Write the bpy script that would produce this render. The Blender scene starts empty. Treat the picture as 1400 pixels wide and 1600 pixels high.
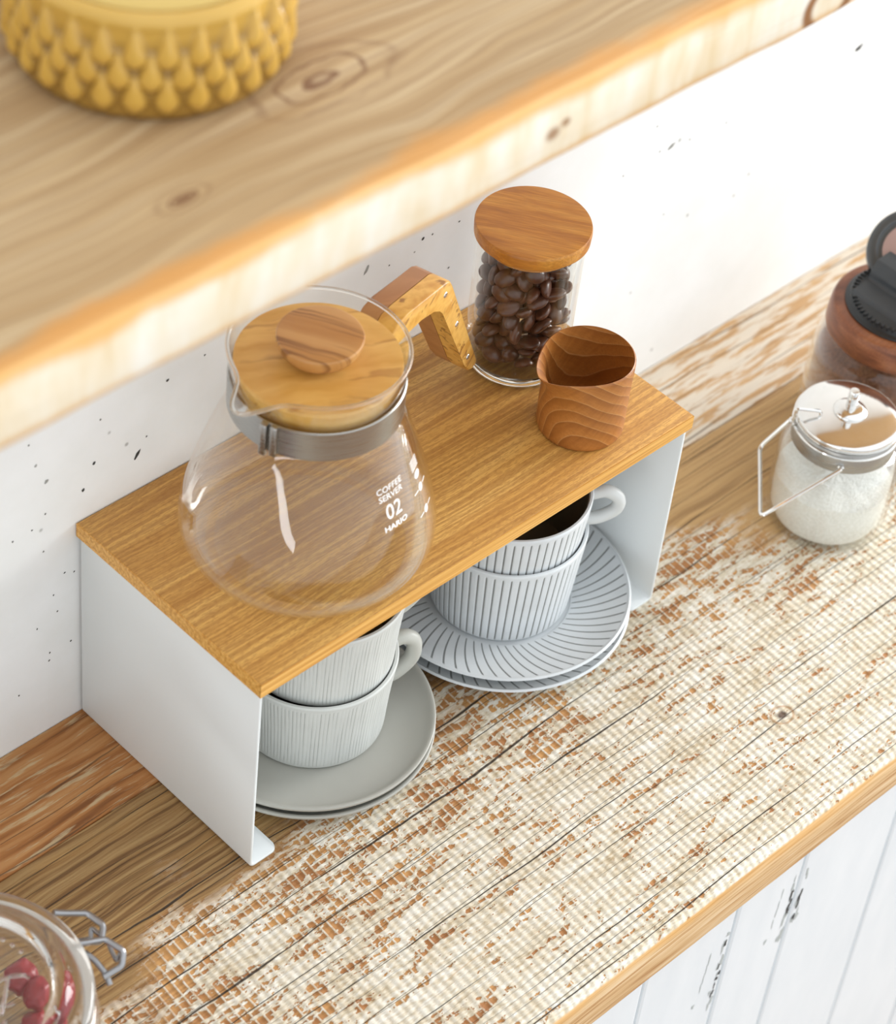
import bpy, bmesh, math, random
from mathutils import Vector, Matrix, noise
PI = math.pi
random.seed(7)
sc = bpy.context.scene
COL = sc.collection

# ------------------------------------------------------------------ dimensions
W, D, H, T = 0.30, 0.1372, 0.1396, 0.0092      # display rack
WALL_Y = 0.1379
FRONT_Y = -0.1625                               # worktop front edge
WT = 0.0353                                     # worktop thickness
SHELF_Y, SHELF_Z0, SHELF_Z1 = -0.062, 0.4412, 0.4777

# ------------------------------------------------------------------ helpers
def lin(c):
    c = c / 255.0
    return c / 12.92 if c <= 0.04045 else ((c + 0.055) / 1.055) ** 2.4
def rgb(r, g, b): return (lin(r), lin(g), lin(b), 1.0)

class NT:
    """small node-tree writer"""
    def __init__(s, name):
        s.m = bpy.data.materials.new(name); s.m.use_nodes = True
        s.t = s.m.node_tree; s.n = s.t.nodes; s.l = s.t.links
        s.b = s.n['Principled BSDF']; s.out = s.n['Material Output']
    def put(s, sock, v):
        if isinstance(v, bpy.types.NodeSocket): s.l.new(v, sock)
        elif v is not None: sock.default_value = v
    def node(s, typ, ins=None, **props):
        n = s.n.new(typ)
        for k, v in props.items(): setattr(n, k, v)
        for k, v in (ins or {}).items(): s.put(n.inputs[k], v)
        return n
    def coord(s): return s.node('ShaderNodeTexCoord').outputs['Object']
    def map(s, v, scale=(1,1,1), rot=(0,0,0), loc=(0,0,0)):
        return s.node('ShaderNodeMapping', {'Vector': v, 'Scale': scale, 'Rotation': rot, 'Location': loc}).outputs[0]
    def noise(s, v, scale=1.0, detail=3.0, rough=0.5, dist=0.0, col=False):
        n = s.node('ShaderNodeTexNoise', {'Vector': v, 'Scale': scale, 'Detail': detail, 'Roughness': rough, 'Distortion': dist})
        return n.outputs['Color' if col else 'Fac']
    def math(s, op, a, b=0.0, c=0.0, clamp=False):
        n = s.node('ShaderNodeMath', operation=op); n.use_clamp = clamp
        s.put(n.inputs[0], a); s.put(n.inputs[1], b); s.put(n.inputs[2], c)
        return n.outputs[0]
    def vmath(s, op, a, b=(0,0,0)):
        n = s.node('ShaderNodeVectorMath', operation=op)
        s.put(n.inputs[0], a); s.put(n.inputs[1], b)
        return n.outputs['Value'] if op in ('LENGTH', 'DISTANCE', 'DOT_PRODUCT') else n.outputs[0]
    def sep(s, v): return s.node('ShaderNodeSeparateXYZ', {0: v}).outputs
    def comb(s, x, y, z=0.0): return s.node('ShaderNodeCombineXYZ', {0: x, 1: y, 2: z}).outputs[0]
    def step(s, v, a, b, lo=0.0, hi=1.0):           # smooth range map
        n = s.node('ShaderNodeMapRange', {'Value': v, 1: a, 2: b, 3: lo, 4: hi}, interpolation_type='SMOOTHSTEP')
        return n.outputs[0]
    def ramp(s, v, stops):
        n = s.node('ShaderNodeValToRGB', {'Fac': v}); e = n.color_ramp.elements
        while len(e) < len(stops): e.new(0.5)
        for i, (p, c) in enumerate(stops): e[i].position = p; e[i].color = c
        return n.outputs[0]
    def mix(s, f, a, b, mode='MIX'):
        n = s.node('ShaderNodeMix', data_type='RGBA', blend_type=mode)
        s.put(n.inputs[0], f); s.put(n.inputs[6], a); s.put(n.inputs[7], b)
        return n.outputs[2]
    def bump(s, h, strength=0.3, dist=0.001):
        n = s.node('ShaderNodeBump', {'Height': h, 'Strength': strength, 'Distance': dist})
        s.l.new(n.outputs[0], s.b.inputs['Normal'])
    def set(s, **k):
        names = dict(col='Base Color', rough='Roughness', metal='Metallic', ior='IOR', trans='Transmission Weight', spec='Specular IOR Level',
                     coat='Coat Weight', sss='Subsurface Weight', coat_rough='Coat Roughness', aniso='Anisotropic')
        for a, v in k.items(): s.put(s.b.inputs[names[a]], v)
        return s.m

def plain(name, c, rough=0.5, **k):
    t = NT(name); return t.set(col=c, rough=rough, **k)

def link(name, me, mat=None, parent=None, loc=None, rot=None):
    o = bpy.data.objects.new(name, me); COL.objects.link(o)
    if mat:
        for m in (mat if isinstance(mat, (list, tuple)) else [mat]): me.materials.append(m)
    if parent: o.parent = parent
    if loc is not None: o.location = loc
    if rot is not None: o.rotation_euler = rot
    return o
def obj(name, bm, mat=None, parent=None, smooth=True, loc=None, rot=None, angle=35):
    bmesh.ops.recalc_face_normals(bm, faces=bm.faces)
    if smooth:
        for f in bm.faces: f.smooth = True
        lim = math.radians(angle)
        for e in bm.edges:
            if len(e.link_faces) == 2 and e.calc_face_angle(0) > lim: e.smooth = False
    me = bpy.data.meshes.new(name); bm.to_mesh(me); bm.free()
    return link(name, me, mat, parent, loc, rot)
def tag(o, label, cat, group=None, kind=None):
    o['label'] = label; o['category'] = cat
    if group: o['group'] = group
    if kind: o['kind'] = kind
    return o
def thing(name, label, cat, loc=(0,0,0), rotz=0.0, group=None):
    o = bpy.data.objects.new(name, None); COL.objects.link(o)
    o.empty_display_size = 0.01; o.location = loc; o.rotation_euler = (0, 0, rotz)
    return tag(o, label, cat, group)
def struct(o): o['kind'] = 'structure'; return o
def dup(root, loc, rotz=None, label=None):
    r = root.copy(); COL.objects.link(r); r.location = loc
    if rotz is not None: r.rotation_euler = (0, 0, rotz)
    if label: r['label'] = label
    for ch in list(root.children):
        c = ch.copy(); COL.objects.link(c); c.parent = r
        for g in ch.children:
            d = g.copy(); COL.objects.link(d); d.parent = c
    return r

def add_lathe(bm, prof, seg=96, closed=False, fn=None):
    """revolve (r,z) points; fn(ang,r,z,i)->(x,y,z) may deform"""
    rings = []
    for i, (r, z) in enumerate(prof):
        if r < 1e-6:
            p = (0, 0, z) if fn is None else fn(0.0, 0.0, z, i)
            rings.append([bm.verts.new(p)]); continue
        ring = []
        for k in range(seg):
            a = 2*PI*k/seg
            ring.append(bm.verts.new((r*math.cos(a), r*math.sin(a), z) if fn is None else fn(a, r, z, i)))
        rings.append(ring)
    pairs = list(zip(rings[:-1], rings[1:]))
    if closed: pairs.append((rings[-1], rings[0]))
    for A, B in pairs:
        if len(A) == 1 and len(B) == 1: continue
        for k in range(seg):
            k2 = (k+1) % seg
            if len(A) == 1: bm.faces.new((A[0], B[k2], B[k]))
            elif len(B) == 1: bm.faces.new((A[k], A[k2], B[0]))
            else: bm.faces.new((A[k], A[k2], B[k2], B[k]))
    return bm
def lathe(prof, seg=96, closed=False, fn=None): return add_lathe(bmesh.new(), prof, seg, closed, fn)
def smooth_prof(pts, n=4):
    """Catmull-Rom through profile points"""
    out = []
    for i in range(len(pts)-1):
        p0 = pts[max(i-1,0)]; p1 = pts[i]; p2 = pts[i+1]; p3 = pts[min(i+2,len(pts)-1)]
        for k in range(n):
            t = k/n
            q = []
            for d in range(2):
                a,b,c,e = p0[d],p1[d],p2[d],p3[d]
                q.append(0.5*((2*b)+(-a+c)*t+(2*a-5*b+4*c-e)*t*t+(-a+3*b-3*c+e)*t**3))
            out.append((max(q[0],0.0), q[1]))
    out.append(pts[-1]); return out
def add_box(bm, lo, hi, bev=0.0, seg=2, M=None):
    vs = [bm.verts.new((x,y,z)) for x in (lo[0],hi[0]) for y in (lo[1],hi[1]) for z in (lo[2],hi[2])]
    F = [(0,1,3,2),(4,6,7,5),(0,4,5,1),(2,3,7,6),(0,2,6,4),(1,5,7,3)]
    fs = [bm.faces.new([vs[i] for i in f]) for f in F]
    if bev > 0:
        es = list({e for f in fs for e in f.edges})
        r = bmesh.ops.bevel(bm, geom=es, offset=bev, segments=seg, profile=0.5, affect='EDGES')
        vs = list({v for f in r['faces'] for v in f.verts} | {v for v in vs if v.is_valid})
    if M: bmesh.ops.transform(bm, matrix=M, verts=[v for v in vs if v.is_valid])
    return bm
def box(lo, hi, bev=0.0, seg=2): return add_box(bmesh.new(), lo, hi, bev, seg)
def add_tube(bm, pts, r, seg=10, closed=False, rad=None, cap=True):
    pts = [Vector(p) for p in pts]; n = len(pts)
    rings = []; up = None
    for i, p in enumerate(pts):
        a = pts[(i-1) % n] if (closed or i > 0) else p
        b = pts[(i+1) % n] if (closed or i < n-1) else p
        t = (b - a).normalized()
        if up is None:
            up = Vector((0,0,1)) if abs(t.z) < 0.9 else Vector((1,0,0))
        s = t.cross(up).normalized(); up = s.cross(t).normalized()
        rr = rad[i] if rad else r
        rings.append([bm.verts.new(p + (s*math.cos(2*PI*k/seg) + up*math.sin(2*PI*k/seg))*rr) for k in range(seg)])
    m = n if closed else n-1
    for i in range(m):
        A, B = rings[i], rings[(i+1) % n]
        for k in range(seg):
            bm.faces.new((A[k], A[(k+1) % seg], B[(k+1) % seg], B[k]))
    if cap and not closed:
        bm.faces.new(rings[0]); bm.faces.new(rings[-1])
    return bm
def round_path(pts, r, n=5, closed=False):
    """round the corners of a polyline"""
    pts = [Vector(p) for p in pts]; out = []; N = len(pts)
    for i, p in enumerate(pts):
        if not closed and i in (0, N-1): out.append(p); continue
        a = pts[(i-1) % N]; b = pts[(i+1) % N]
        d1 = (a-p); d2 = (b-p); k = min(r, d1.length*0.45, d2.length*0.45)
        q1 = p + d1.normalized()*k; q2 = p + d2.normalized()*k
        for j in range(n+1):
            t = j/n; out.append((1-t)**2*q1 + 2*t*(1-t)*p + t*t*q2)
    return out
def add_prism(bm, poly, off, ex):
    """poly: list of 3D points (planar); extruded by vector ex after shift off"""
    off = Vector(off); ex = Vector(ex)
    A = [bm.verts.new(Vector(p)+off) for p in poly]; B = [bm.verts.new(Vector(p)+off+ex) for p in poly]
    fs = [bm.faces.new(A), bm.faces.new(B)]
    for i in range(len(poly)):
        j = (i+1) % len(poly); fs.append(bm.faces.new((A[i], A[j], B[j], B[i])))
    return fs

# ------------------------------------------------------------------ materials
def wood_grain(name, dark, mid, light, scale=(6, 180, 180), rough=0.45, warp=0.5, fine=(30, 900, 900), fine_amt=0.35, coat=0.0, bump=0.12, pos=(0.32, 0.5, 0.68), rot=(0,0,0)):
    t = NT(name); v = t.map(t.coord(), rot=rot)
    w = t.noise(t.map(v, (9, 9, 9)), 1.0, 2.0, col=True)
    v2 = t.vmath('ADD', v, t.vmath('MULTIPLY', t.vmath('SUBTRACT', w, (.5,.5,.5)), (0.0, 0.006*warp, 0.006*warp)))
    g = t.noise(t.map(v2, scale), 1.0, 4.0, 0.55, 0.3)
    c = t.ramp(g, [(pos[0], dark), (pos[1], mid), (pos[2], light)])
    f = t.noise(t.map(v2, fine), 1.0, 3.0, 0.6)
    c = t.mix(t.step(f, 0.38, 0.62, fine_amt, 0.0), c, dark)
    t.bump(t.math('ADD', g, t.math('MULTIPLY', f, 0.6)), bump, 0.0008)
    return t.set(col=c, rough=rough, coat=coat)

M = {}
# honey-coloured ash top of the rack: fine, almost parallel open-pored lines along x
def honey_top():
    t = NT('honey_ash'); v = t.coord()
    w = t.noise(t.map(v, (7, 14, 7)), 1.0, 2.0, col=True)
    x, y, z = t.sep(t.vmath('ADD', v, t.vmath('MULTIPLY', t.vmath('SUBTRACT', w, (.5,.5,.5)), (0, .010, 0))))
    bands = t.noise(t.comb(t.math('MULTIPLY', x, 5), t.math('MULTIPLY', y, 70), t.math('MULTIPLY', z, 70)), 1.0, 3.0)
    lines = t.noise(t.comb(t.math('MULTIPLY', x, 7), t.math('MULTIPLY', y, 430), t.math('MULTIPLY', z, 430)), 1.0, 2.0, 0.6)
    pores = t.noise(t.comb(t.math('MULTIPLY', x, 260), t.math('MULTIPLY', y, 1500), t.math('MULTIPLY', z, 1500)), 1.0, 2.0, 0.6)
    c = t.ramp(bands, [(0.3, rgb(188,136,62)), (0.5, rgb(212,162,84)), (0.72, rgb(226,182,104))])
    c = t.mix(t.step(lines, 0.42, 0.58, 0.50, 0.0), c, rgb(150,98,42))
    c = t.mix(t.step(pores, 0.40, 0.52, 0.4, 0.0), c, rgb(150,98,44))
    t.bump(t.math('ADD', lines, t.math('MULTIPLY', pores, 0.7)), 0.25, 0.0005)
    return t.set(col=c, rough=0.5)
M['honey'] = honey_top()
M['honey_edge'] = wood_grain('honey_edge_band', rgb(186,128,52), rgb(218,164,80), rgb(236,190,110), (5, 500, 500), 0.45, 0.2)
M['olive'] = None
def olive(name, base, lite, dark, sc_=(14, 90, 90), rot=(0,0,0), seed=0.0, streak=0.55):
    t = NT(name); v = t.map(t.coord(), rot=rot, loc=(seed, seed*1.7, seed*.6))
    w = t.noise(t.map(v, (28, 28, 28)), 1.0, 3.0, col=True)
    v2 = t.vmath('ADD', v, t.vmath('MULTIPLY', t.vmath('SUBTRACT', w, (.5,.5,.5)), (0.0, 0.018, 0.018)))
    g = t.noise(t.map(v2, sc_), 1.0, 3.0, 0.5)
    c = t.ramp(g, [(0.3, base), (0.5, lite), (0.7, base)])
    s = t.noise(t.map(v2, (sc_[0]*0.7, sc_[1]*2.3, sc_[2]*2.3), loc=(3,3,3)), 1.0, 2.0, 0.5)
    c = t.mix(t.step(s, 0.60, 0.70, 0.0, streak), c, dark)
    return t.set(col=c, rough=0.42, coat=0.08)
M['olive_lid'] = olive('olive_lid', rgb(212,156,68), rgb(232,186,104), rgb(160,98,38), (12, 60, 60), (0,0,.5), 0.2, 0.45)
def striped(name):
    t = NT(name); v = t.map(t.coord(), rot=(0, 0, 1.09)); x, y, z = t.sep(v)
    w = t.noise(t.map(v, (40, 40, 40)), 1.0, 2.0)
    yy = t.math('ADD', t.math('ADD', y, t.math('MULTIPLY', z, 0.4)), t.math('MULTIPLY', w, 0.006))
    s = t.noise(t.comb(t.math('MULTIPLY', x, 8), t.math('MULTIPLY', yy, 260), 0.7), 1.0, 2.0, 0.6)
    b = t.noise(t.comb(t.math('MULTIPLY', x, 10), t.math('MULTIPLY', yy, 90), 2.7), 1.0, 2.0)
    c = t.ramp(b, [(0.35, rgb(184,128,66)), (0.65, rgb(206,156,96))])
    c = t.mix(t.step(s, 0.55, 0.70, 0.0, 0.75), c, rgb(120,72,36))
    return t.set(col=c, rough=0.42, coat=0.08)
M['olive_knob'] = striped('olive_knob')
M['olive_left'] = olive('olive_left', rgb(166,112,64), rgb(180,126,76), rgb(130,80,40), (14, 70, 70), (0,0,.26), 2.1, 0.3)
M['olive_right'] = olive('olive_right', rgb(204,146,60), rgb(228,178,90), rgb(138,84,28), (60, 110, 110), (0,.5,.26), 4.3, 0.8)
def teak(name, dark, mid, light, axis_rot, centre, freq=150.0, line=None):
    """growth rings round a distant tilted pith, so a turned body shows sweeping curves"""
    t = NT(name); v = t.map(t.coord(), (1,1,1), axis_rot, centre)
    w = t.noise(t.map(v, (16,16,16)), 1.0, 3.0)
    x, y, z = t.sep(v)
    d = t.math('SQRT', t.math('ADD', t.math('MULTIPLY', x, x), t.math('MULTIPLY', y, y)))
    d = t.math('ADD', d, t.math('MULTIPLY', w, 0.012))
    g = t.math('FRACT', t.math('MULTIPLY', d, freq))
    n = t.noise(t.map(v, (60,60,600)), 1.0, 3.0)
    c = t.ramp(t.math('ADD', t.math('MULTIPLY', g, 0.55), t.math('MULTIPLY', n, 0.45)), [(0.2, light), (0.5, mid), (0.8, dark)])
    if line: c = t.mix(t.step(g, 0.90, 0.96, 0.0, 0.65), c, line)
    f = t.noise(t.map(v, (900,900,60)), 1.0, 2.0)
    c = t.mix(t.step(f, 0.35, 0.6, 0.25, 0.0), c, dark)
    t.bump(f, 0.1, 0.0004)
    return t.set(col=c, rough=0.45, coat=0.05)
M['teak_lid'] = wood_grain('teak_lid', rgb(148,88,28), rgb(188,122,40), rgb(206,144,58), (14, 110, 110), 0.42, 1.6, (60, 1100, 1100), 0.4, 0.05, 0.12, (0.32, 0.47, 0.62), (0, 0, 0.96))
M['teak_cup'] = teak('teak_cup', rgb(138,82,30), rgb(164,102,42), rgb(182,120,56), (0.55, 0.9, 0.2), (0.045, 0.035, 0.0), 190, rgb(206,152,92))
M['walnut'] = wood_grain('walnut_ring', rgb(98,52,28), rgb(134,78,46), rgb(158,100,64), (40, 40, 200), 0.35, 1.0)
M['white_metal'] = plain('white_powder_coat', rgb(228,232,232), 0.45)

def glass_mat(name, tint=(1,1,1,1), ior=1.45, rough=0.0):
    t = NT(name); return t.set(col=tint, rough=rough, ior=ior, trans=1.0)
def thin_glass(name, tint, base=0.022, edge=0.85, power=3.0):
    """blown glass so thin that it only reflects, more so at grazing angles"""
    t = NT(name)
    f = t.node('ShaderNodeLayerWeight', {'Blend': 0.5}).outputs['Facing']
    k = t.math('ADD', base, t.math('MULTIPLY', t.math('POWER', f, power), edge))
    a = t.node('ShaderNodeBsdfTransparent', {'Color': tint}); b = t.node('ShaderNodeBsdfGlossy', {'Color': (1,1,1,1), 'Roughness': 0.02})
    m = t.node('ShaderNodeMixShader', {0: k, 1: a.outputs[0], 2: b.outputs[0]})
    t.l.new(m.outputs[0], t.out.inputs[0]); t.n.remove(t.b)
    return t.m
M['glass'] = thin_glass('clear_glass', (0.985, 0.99, 0.985, 1))
M['glass_green'] = thin_glass('faintly_green_glass', (0.985, 0.99, 0.985, 1), 0.02, 0.55, 3.4)
M['glass_thick'] = glass_mat('thick_pressed_glass', (0.985, 0.99, 0.985, 1))
def steel_brushed():
    t = NT('brushed_steel'); v = t.coord()
    n = t.noise(t.map(v, (25, 25, 2500)), 1.0, 2.0)
    t.bump(n, 0.05, 0.0002)
    return t.set(col=(0.40, 0.395, 0.38, 1), metal=1.0, rough=t.step(n, 0.2, 0.8, 0.22, 0.38))
M['brushed'] = steel_brushed()
M['chrome'] = plain('polished_steel', (0.78, 0.77, 0.75, 1), 0.10, metal=1.0)
M['wire'] = plain('dull_wire', (0.32, 0.32, 0.33, 1), 0.28, metal=1.0)
M['rivet'] = plain('rivet_steel', (0.8, 0.8, 0.79, 1), 0.25, metal=1.0)
M['print'] = plain('white_print', rgb(250,250,248), 0.5)
M['black_plastic'] = plain('black_plastic', rgb(24,28,31), 0.34)
M['block_plastic'] = plain('dark_grey_plastic', rgb(58,62,66), 0.45)
M['grey_plastic'] = plain('smoky_plastic', rgb(84,88,90), 0.2, trans=0.25)
M['dark_coffee'] = plain('ground_coffee', rgb(112,70,42), 0.9)

def grounds():
    t = NT('coffee_grounds'); n = t.noise(t.coord(), 900, 3.0)
    t.bump(n, 0.6, 0.001)
    return t.set(col=t.ramp(n, [(0.3, rgb(86,48,26)), (0.7, rgb(150,96,60))]), rough=0.9)
M['grounds'] = grounds()
def sugar():
    t = NT('coarse_sugar'); n = t.noise(t.coord(), 700, 3.0, 0.7)
    t.bump(n, 0.8, 0.0015)
    return t.set(col=t.ramp(n, [(0.25, rgb(226,224,214)), (0.7, rgb(252,251,247))]), rough=0.6)
M['sugar'] = sugar()
def bean_mat():
    t = NT('roasted_bean'); v = t.coord()
    r = t.node('ShaderNodeObjectInfo').outputs['Random']
    n = t.noise(v, 260, 3.0)
    c = t.mix(t.math('ADD', t.math('MULTIPLY', n, 0.5), t.math('MULTIPLY', r, 0.5)), rgb(52,28,18), rgb(108,68,50))
    t.bump(n, 0.15, 0.0006)
    return t.set(col=c, rough=0.33, coat=0.15)
M['bean'] = bean_mat()
M['bean_seam'] = plain('bean_seam', rgb(150,104,70), 0.6)

def wall_mat():
    t = NT('white_plaster'); v = t.coord()
    n = t.noise(v, 14, 5.0, 0.6); f = t.noise(v, 160, 3.0)
    vo = t.node('ShaderNodeTexVoronoi', {'Vector': v, 'Scale': 95.0, 'Randomness': 1.0}, feature='F1')
    keep = t.math('GREATER_THAN', t.sep(vo.outputs['Color'])[0], 0.93)
    dot = t.math('MULTIPLY', keep, t.step(vo.outputs['Distance'], 0.05, 0.16, 1.0, 0.0))
    c = t.mix(t.step(n, 0.3, 0.75), rgb(232,233,231), rgb(240,241,241))
    c = t.mix(t.math('MULTIPLY', dot, 0.55), c, rgb(120,118,112))
    t.bump(t.math('SUBTRACT', t.math('ADD', t.math('MULTIPLY', n, 0.7), t.math('MULTIPLY', f, 0.15)), dot), 0.12, 0.002)
    return t.set(col=c, rough=0.75)
M['wall'] = wall_mat()
M['pit'] = plain('pit_dark', rgb(58,56,52), 0.9)
M['pit_grey'] = plain('pit_grey', rgb(150,150,146), 0.9)

def cracks(t, x, y, period, width, wob, seed, amount):
    """thin lines running along x with irregular spacing; returns mask"""
    w1 = t.noise(t.comb(t.math('MULTIPLY', x, 7), t.math('MULTIPLY', y, 11), seed), 1.0, 2.0)
    w2 = t.noise(t.comb(t.math('MULTIPLY', x, 60), t.math('MULTIPLY', y, 60), seed+3), 1.0, 2.0)
    irr = t.noise(t.comb(t.math('MULTIPLY', x, 0.6), t.math('MULTIPLY', y, 26), seed+9), 1.0, 1.0)
    yy = t.math('ADD', y, t.math('MULTIPLY', t.math('SUBTRACT', w1, 0.5), wob))
    yy = t.math('ADD', yy, t.math('MULTIPLY', t.math('SUBTRACT', w2, 0.5), wob*0.10))
    yy = t.math('ADD', yy, t.math('MULTIPLY', t.math('SUBTRACT', irr, 0.5), period*1.7))
    fr = t.math('ABSOLUTE', t.math('SUBTRACT', t.math('FRACT', t.math('DIVIDE', yy, period)), 0.5))
    wd = t.noise(t.comb(t.math('MULTIPLY', x, 9), t.math('MULTIPLY', y, 30), seed+5), 1.0, 2.0)
    lim = t.math('MULTIPLY', t.step(wd, 0.36, 0.68), width/period)
    m = t.step(t.math('SUBTRACT', fr, lim), -0.15*width/period, 0.35*width/period, 1.0, 0.0)
    return t.math('MULTIPLY', m, amount)

def worktop_front():
    t = NT('sawn_worktop_front'); v = t.coord(); x, y, z = t.sep(v)
    mul = lambda q, k: t.math('MULTIPLY', q, k)
    add = lambda q, k: t.math('ADD', q, k)
    # bare weathered wood: fine dark lines along the grain
    wv = t.noise(t.map(v, (12, 18, 12)), 1.0, 2.0, col=True)
    vw = t.vmath('ADD', v, t.vmath('MULTIPLY', t.vmath('SUBTRACT', wv, (.5,.5,.5)), (0, .012, 0)))
    g = t.noise(t.map(vw, (9, 420, 420)), 1.0, 3.0, 0.6)
    gb = t.noise(t.map(vw, (10, 60, 60)), 1.0, 3.0, 0.5)
    bare = t.ramp(g, [(0.36, rgb(92,66,36)), (0.47, rgb(144,110,66)), (0.66, rgb(172,140,92))])
    bare = t.mix(t.step(gb, 0.45, 0.68, 0.0, 0.35), bare, rgb(186,140,78))
    bare = t.mix(t.step(x, 0.22, 0.40, 0.0, 0.65), bare, rgb(206,170,118))
    bare = t.mix(t.step(g, 0.36, 0.50, 0.4, 0.0), bare, rgb(136,96,54))
    # coarse wear map
    big = t.noise(t.comb(mul(x, 13), mul(y, 30), 2.0), 1.0, 3.0, 0.55)
    cov = add(add(mul(x, 0.30), mul(y, -1.6)), mul(t.math('SUBTRACT', big, 0.5), 0.26))
    gold = mul(t.step(x, 0.27, 0.40), t.step(y, -0.075, -0.005))
    cov = t.math('SUBTRACT', cov, mul(gold, 0.13))
    fade = t.step(cov, -0.035, 0.035)
    # worn-through patches, drawn out along the grain
    wob = t.noise(t.comb(mul(x, 25), mul(y, 25), 7.0), 1.0, 2.0)
    yw = add(y, mul(wob, 0.006))
    n1 = t.noise(t.comb(mul(x, 62), mul(yw, 230), 5.0), 1.0, 3.0, 0.55)
    n2 = t.noise(t.comb(mul(x, 190), mul(yw, 420), 8.0), 1.0, 2.0, 0.5)
    n3 = t.noise(t.comb(mul(x, 20), mul(yw, 75), 3.0), 1.0, 2.0, 0.5)
    val = add(add(mul(n1, 0.48), mul(n2, 0.26)), mul(n3, 0.26))
    lim = t.step(cov, 0.0, 0.22, 0.495, 0.565)
    edge = t.noise(t.map(v, (900, 900, 900)), 1.0, 2.0)
    worn = t.step(t.math('SUBTRACT', add(val, mul(t.math('SUBTRACT', edge, 0.5), 0.05)), lim), -0.006, 0.010)
    # saw kerfs every 5 mm across the grain chop the patches
    jit = t.noise(t.comb(mul(x, 9), mul(y, 14), 0.0), 1.0, 3.0)
    xs = add(add(x, mul(y, -0.07)), mul(jit, 0.0045))
    kx = t.math('DIVIDE', xs, 0.0049)
    kd = t.math('ABSOLUTE', t.math('SUBTRACT', t.math('FRACT', kx), 0.5))      # 0.5 on the kerf
    kn = t.noise(t.comb(mul(kx, 0.9), mul(y, 160), 1.0), 1.0, 2.0)
    kerf = mul(t.step(kd, 0.34, 0.44), t.step(kn, 0.30, 0.48))
    kerf = mul(kerf, t.step(cov, -0.05, 0.05))
    paint = t.math('MAXIMUM', t.math('SUBTRACT', 1.0, worn), mul(kerf, 0.85))
    paint = mul(paint, fade)
    # uneven cream paint, with shading of the sawn ridges painted in between kerfs
    pn = t.noise(t.comb(mul(x, 140), mul(y, 520), 0.0), 1.0, 4.0, 0.65)
    pb = t.noise(t.comb(mul(x, 24), mul(y, 60), 6.0), 1.0, 3.0, 0.55)
    cream = t.ramp(add(mul(pn, 0.62), mul(pb, 0.38)), [(0.33, rgb(172,148,110)), (0.46, rgb(210,198,174)), (0.60, rgb(232,228,217))])
    kerf_shade = t.step(kd, 0.05, 0.30, 0.26, 0.0)
    cream = t.mix(mul(kerf_shade, t.step(pn, 0.65, 0.40)), cream, rgb(176,158,128))
    thin = t.noise(t.comb(mul(x, 14), mul(yw, 950), 3.0), 1.0, 2.0, 0.55)
    cream = t.mix(t.step(thin, 0.62, 0.72, 0.0, 0.55), cream, rgb(190,156,110))
    patch = t.mix(t.step(pb, 0.38, 0.62), rgb(166,108,60), rgb(200,148,88))
    patch = t.mix(t.step(g, 0.40, 0.55, 0.35, 0.0), patch, rgb(120,80,44))
    wood = t.mix(mul(fade, 0.85), bare, patch)
    c = t.mix(paint, wood, cream)
    ck = cracks(t, x, y, 0.0185, 0.00040, 0.009, 1.0, 0.95)
    ck2 = cracks(t, x, y, 0.0100, 0.00022, 0.007, 21.0, 0.75)
    k = t.math('MAXIMUM', ck, ck2)
    c = t.mix(k, c, rgb(48,36,24))
    kd2 = t.vmath('LENGTH', t.comb(mul(t.math('SUBTRACT', x, 0.2904), 0.8), t.math('SUBTRACT', y, -0.1033)))
    c = t.mix(t.step(add(kd2, mul(edge, 0.001)), 0.0018, 0.0038, 0.92, 0.0), c, rgb(74,44,22))
    c = t.mix(mul(t.step(kd2, 0.0046, 0.0054), t.step(kd2, 0.0058, 0.0066, 0.6, 0.0)), c, rgb(170,122,70))
    h = add(mul(paint, 0.4), mul(pn, 0.5))
    h = add(h, mul(t.step(kd, 0.0, 0.5), mul(fade, 0.5))); h = add(h, mul(g, mul(t.math('SUBTRACT', 1.0, fade), 0.9))); h = t.math('SUBTRACT', h, mul(k, 1.2))
    # the front face of the board is planed bare wood with an orange arris
    nz = t.sep(t.node('ShaderNodeNewGeometry').outputs['Normal'])[2]
    e = t.noise(t.map(v, (14, 14, 520)), 1.0, 4.0, 0.65)
    face = t.ramp(e, [(0.34, rgb(170,124,76)), (0.48, rgb(206,170,122)), (0.66, rgb(224,198,160))])
    eb = t.noise(t.map(v, (22, 1, 60)), 1.0, 2.0)
    face = t.mix(t.step(add(z, mul(t.math('SUBTRACT', eb, 0.5), 0.02)), -0.012, -0.002, 0.0, 0.6), face, rgb(216,164,92))
    c = t.mix(t.step(nz, 0.35, 0.65, 1.0, 0.0), c, face)
    t.bump(mul(h, t.step(nz, 0.35, 0.65)), 0.7, 0.0012)
    return t.set(col=c, rough=0.72)
M['top_front'] = worktop_front()
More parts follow.
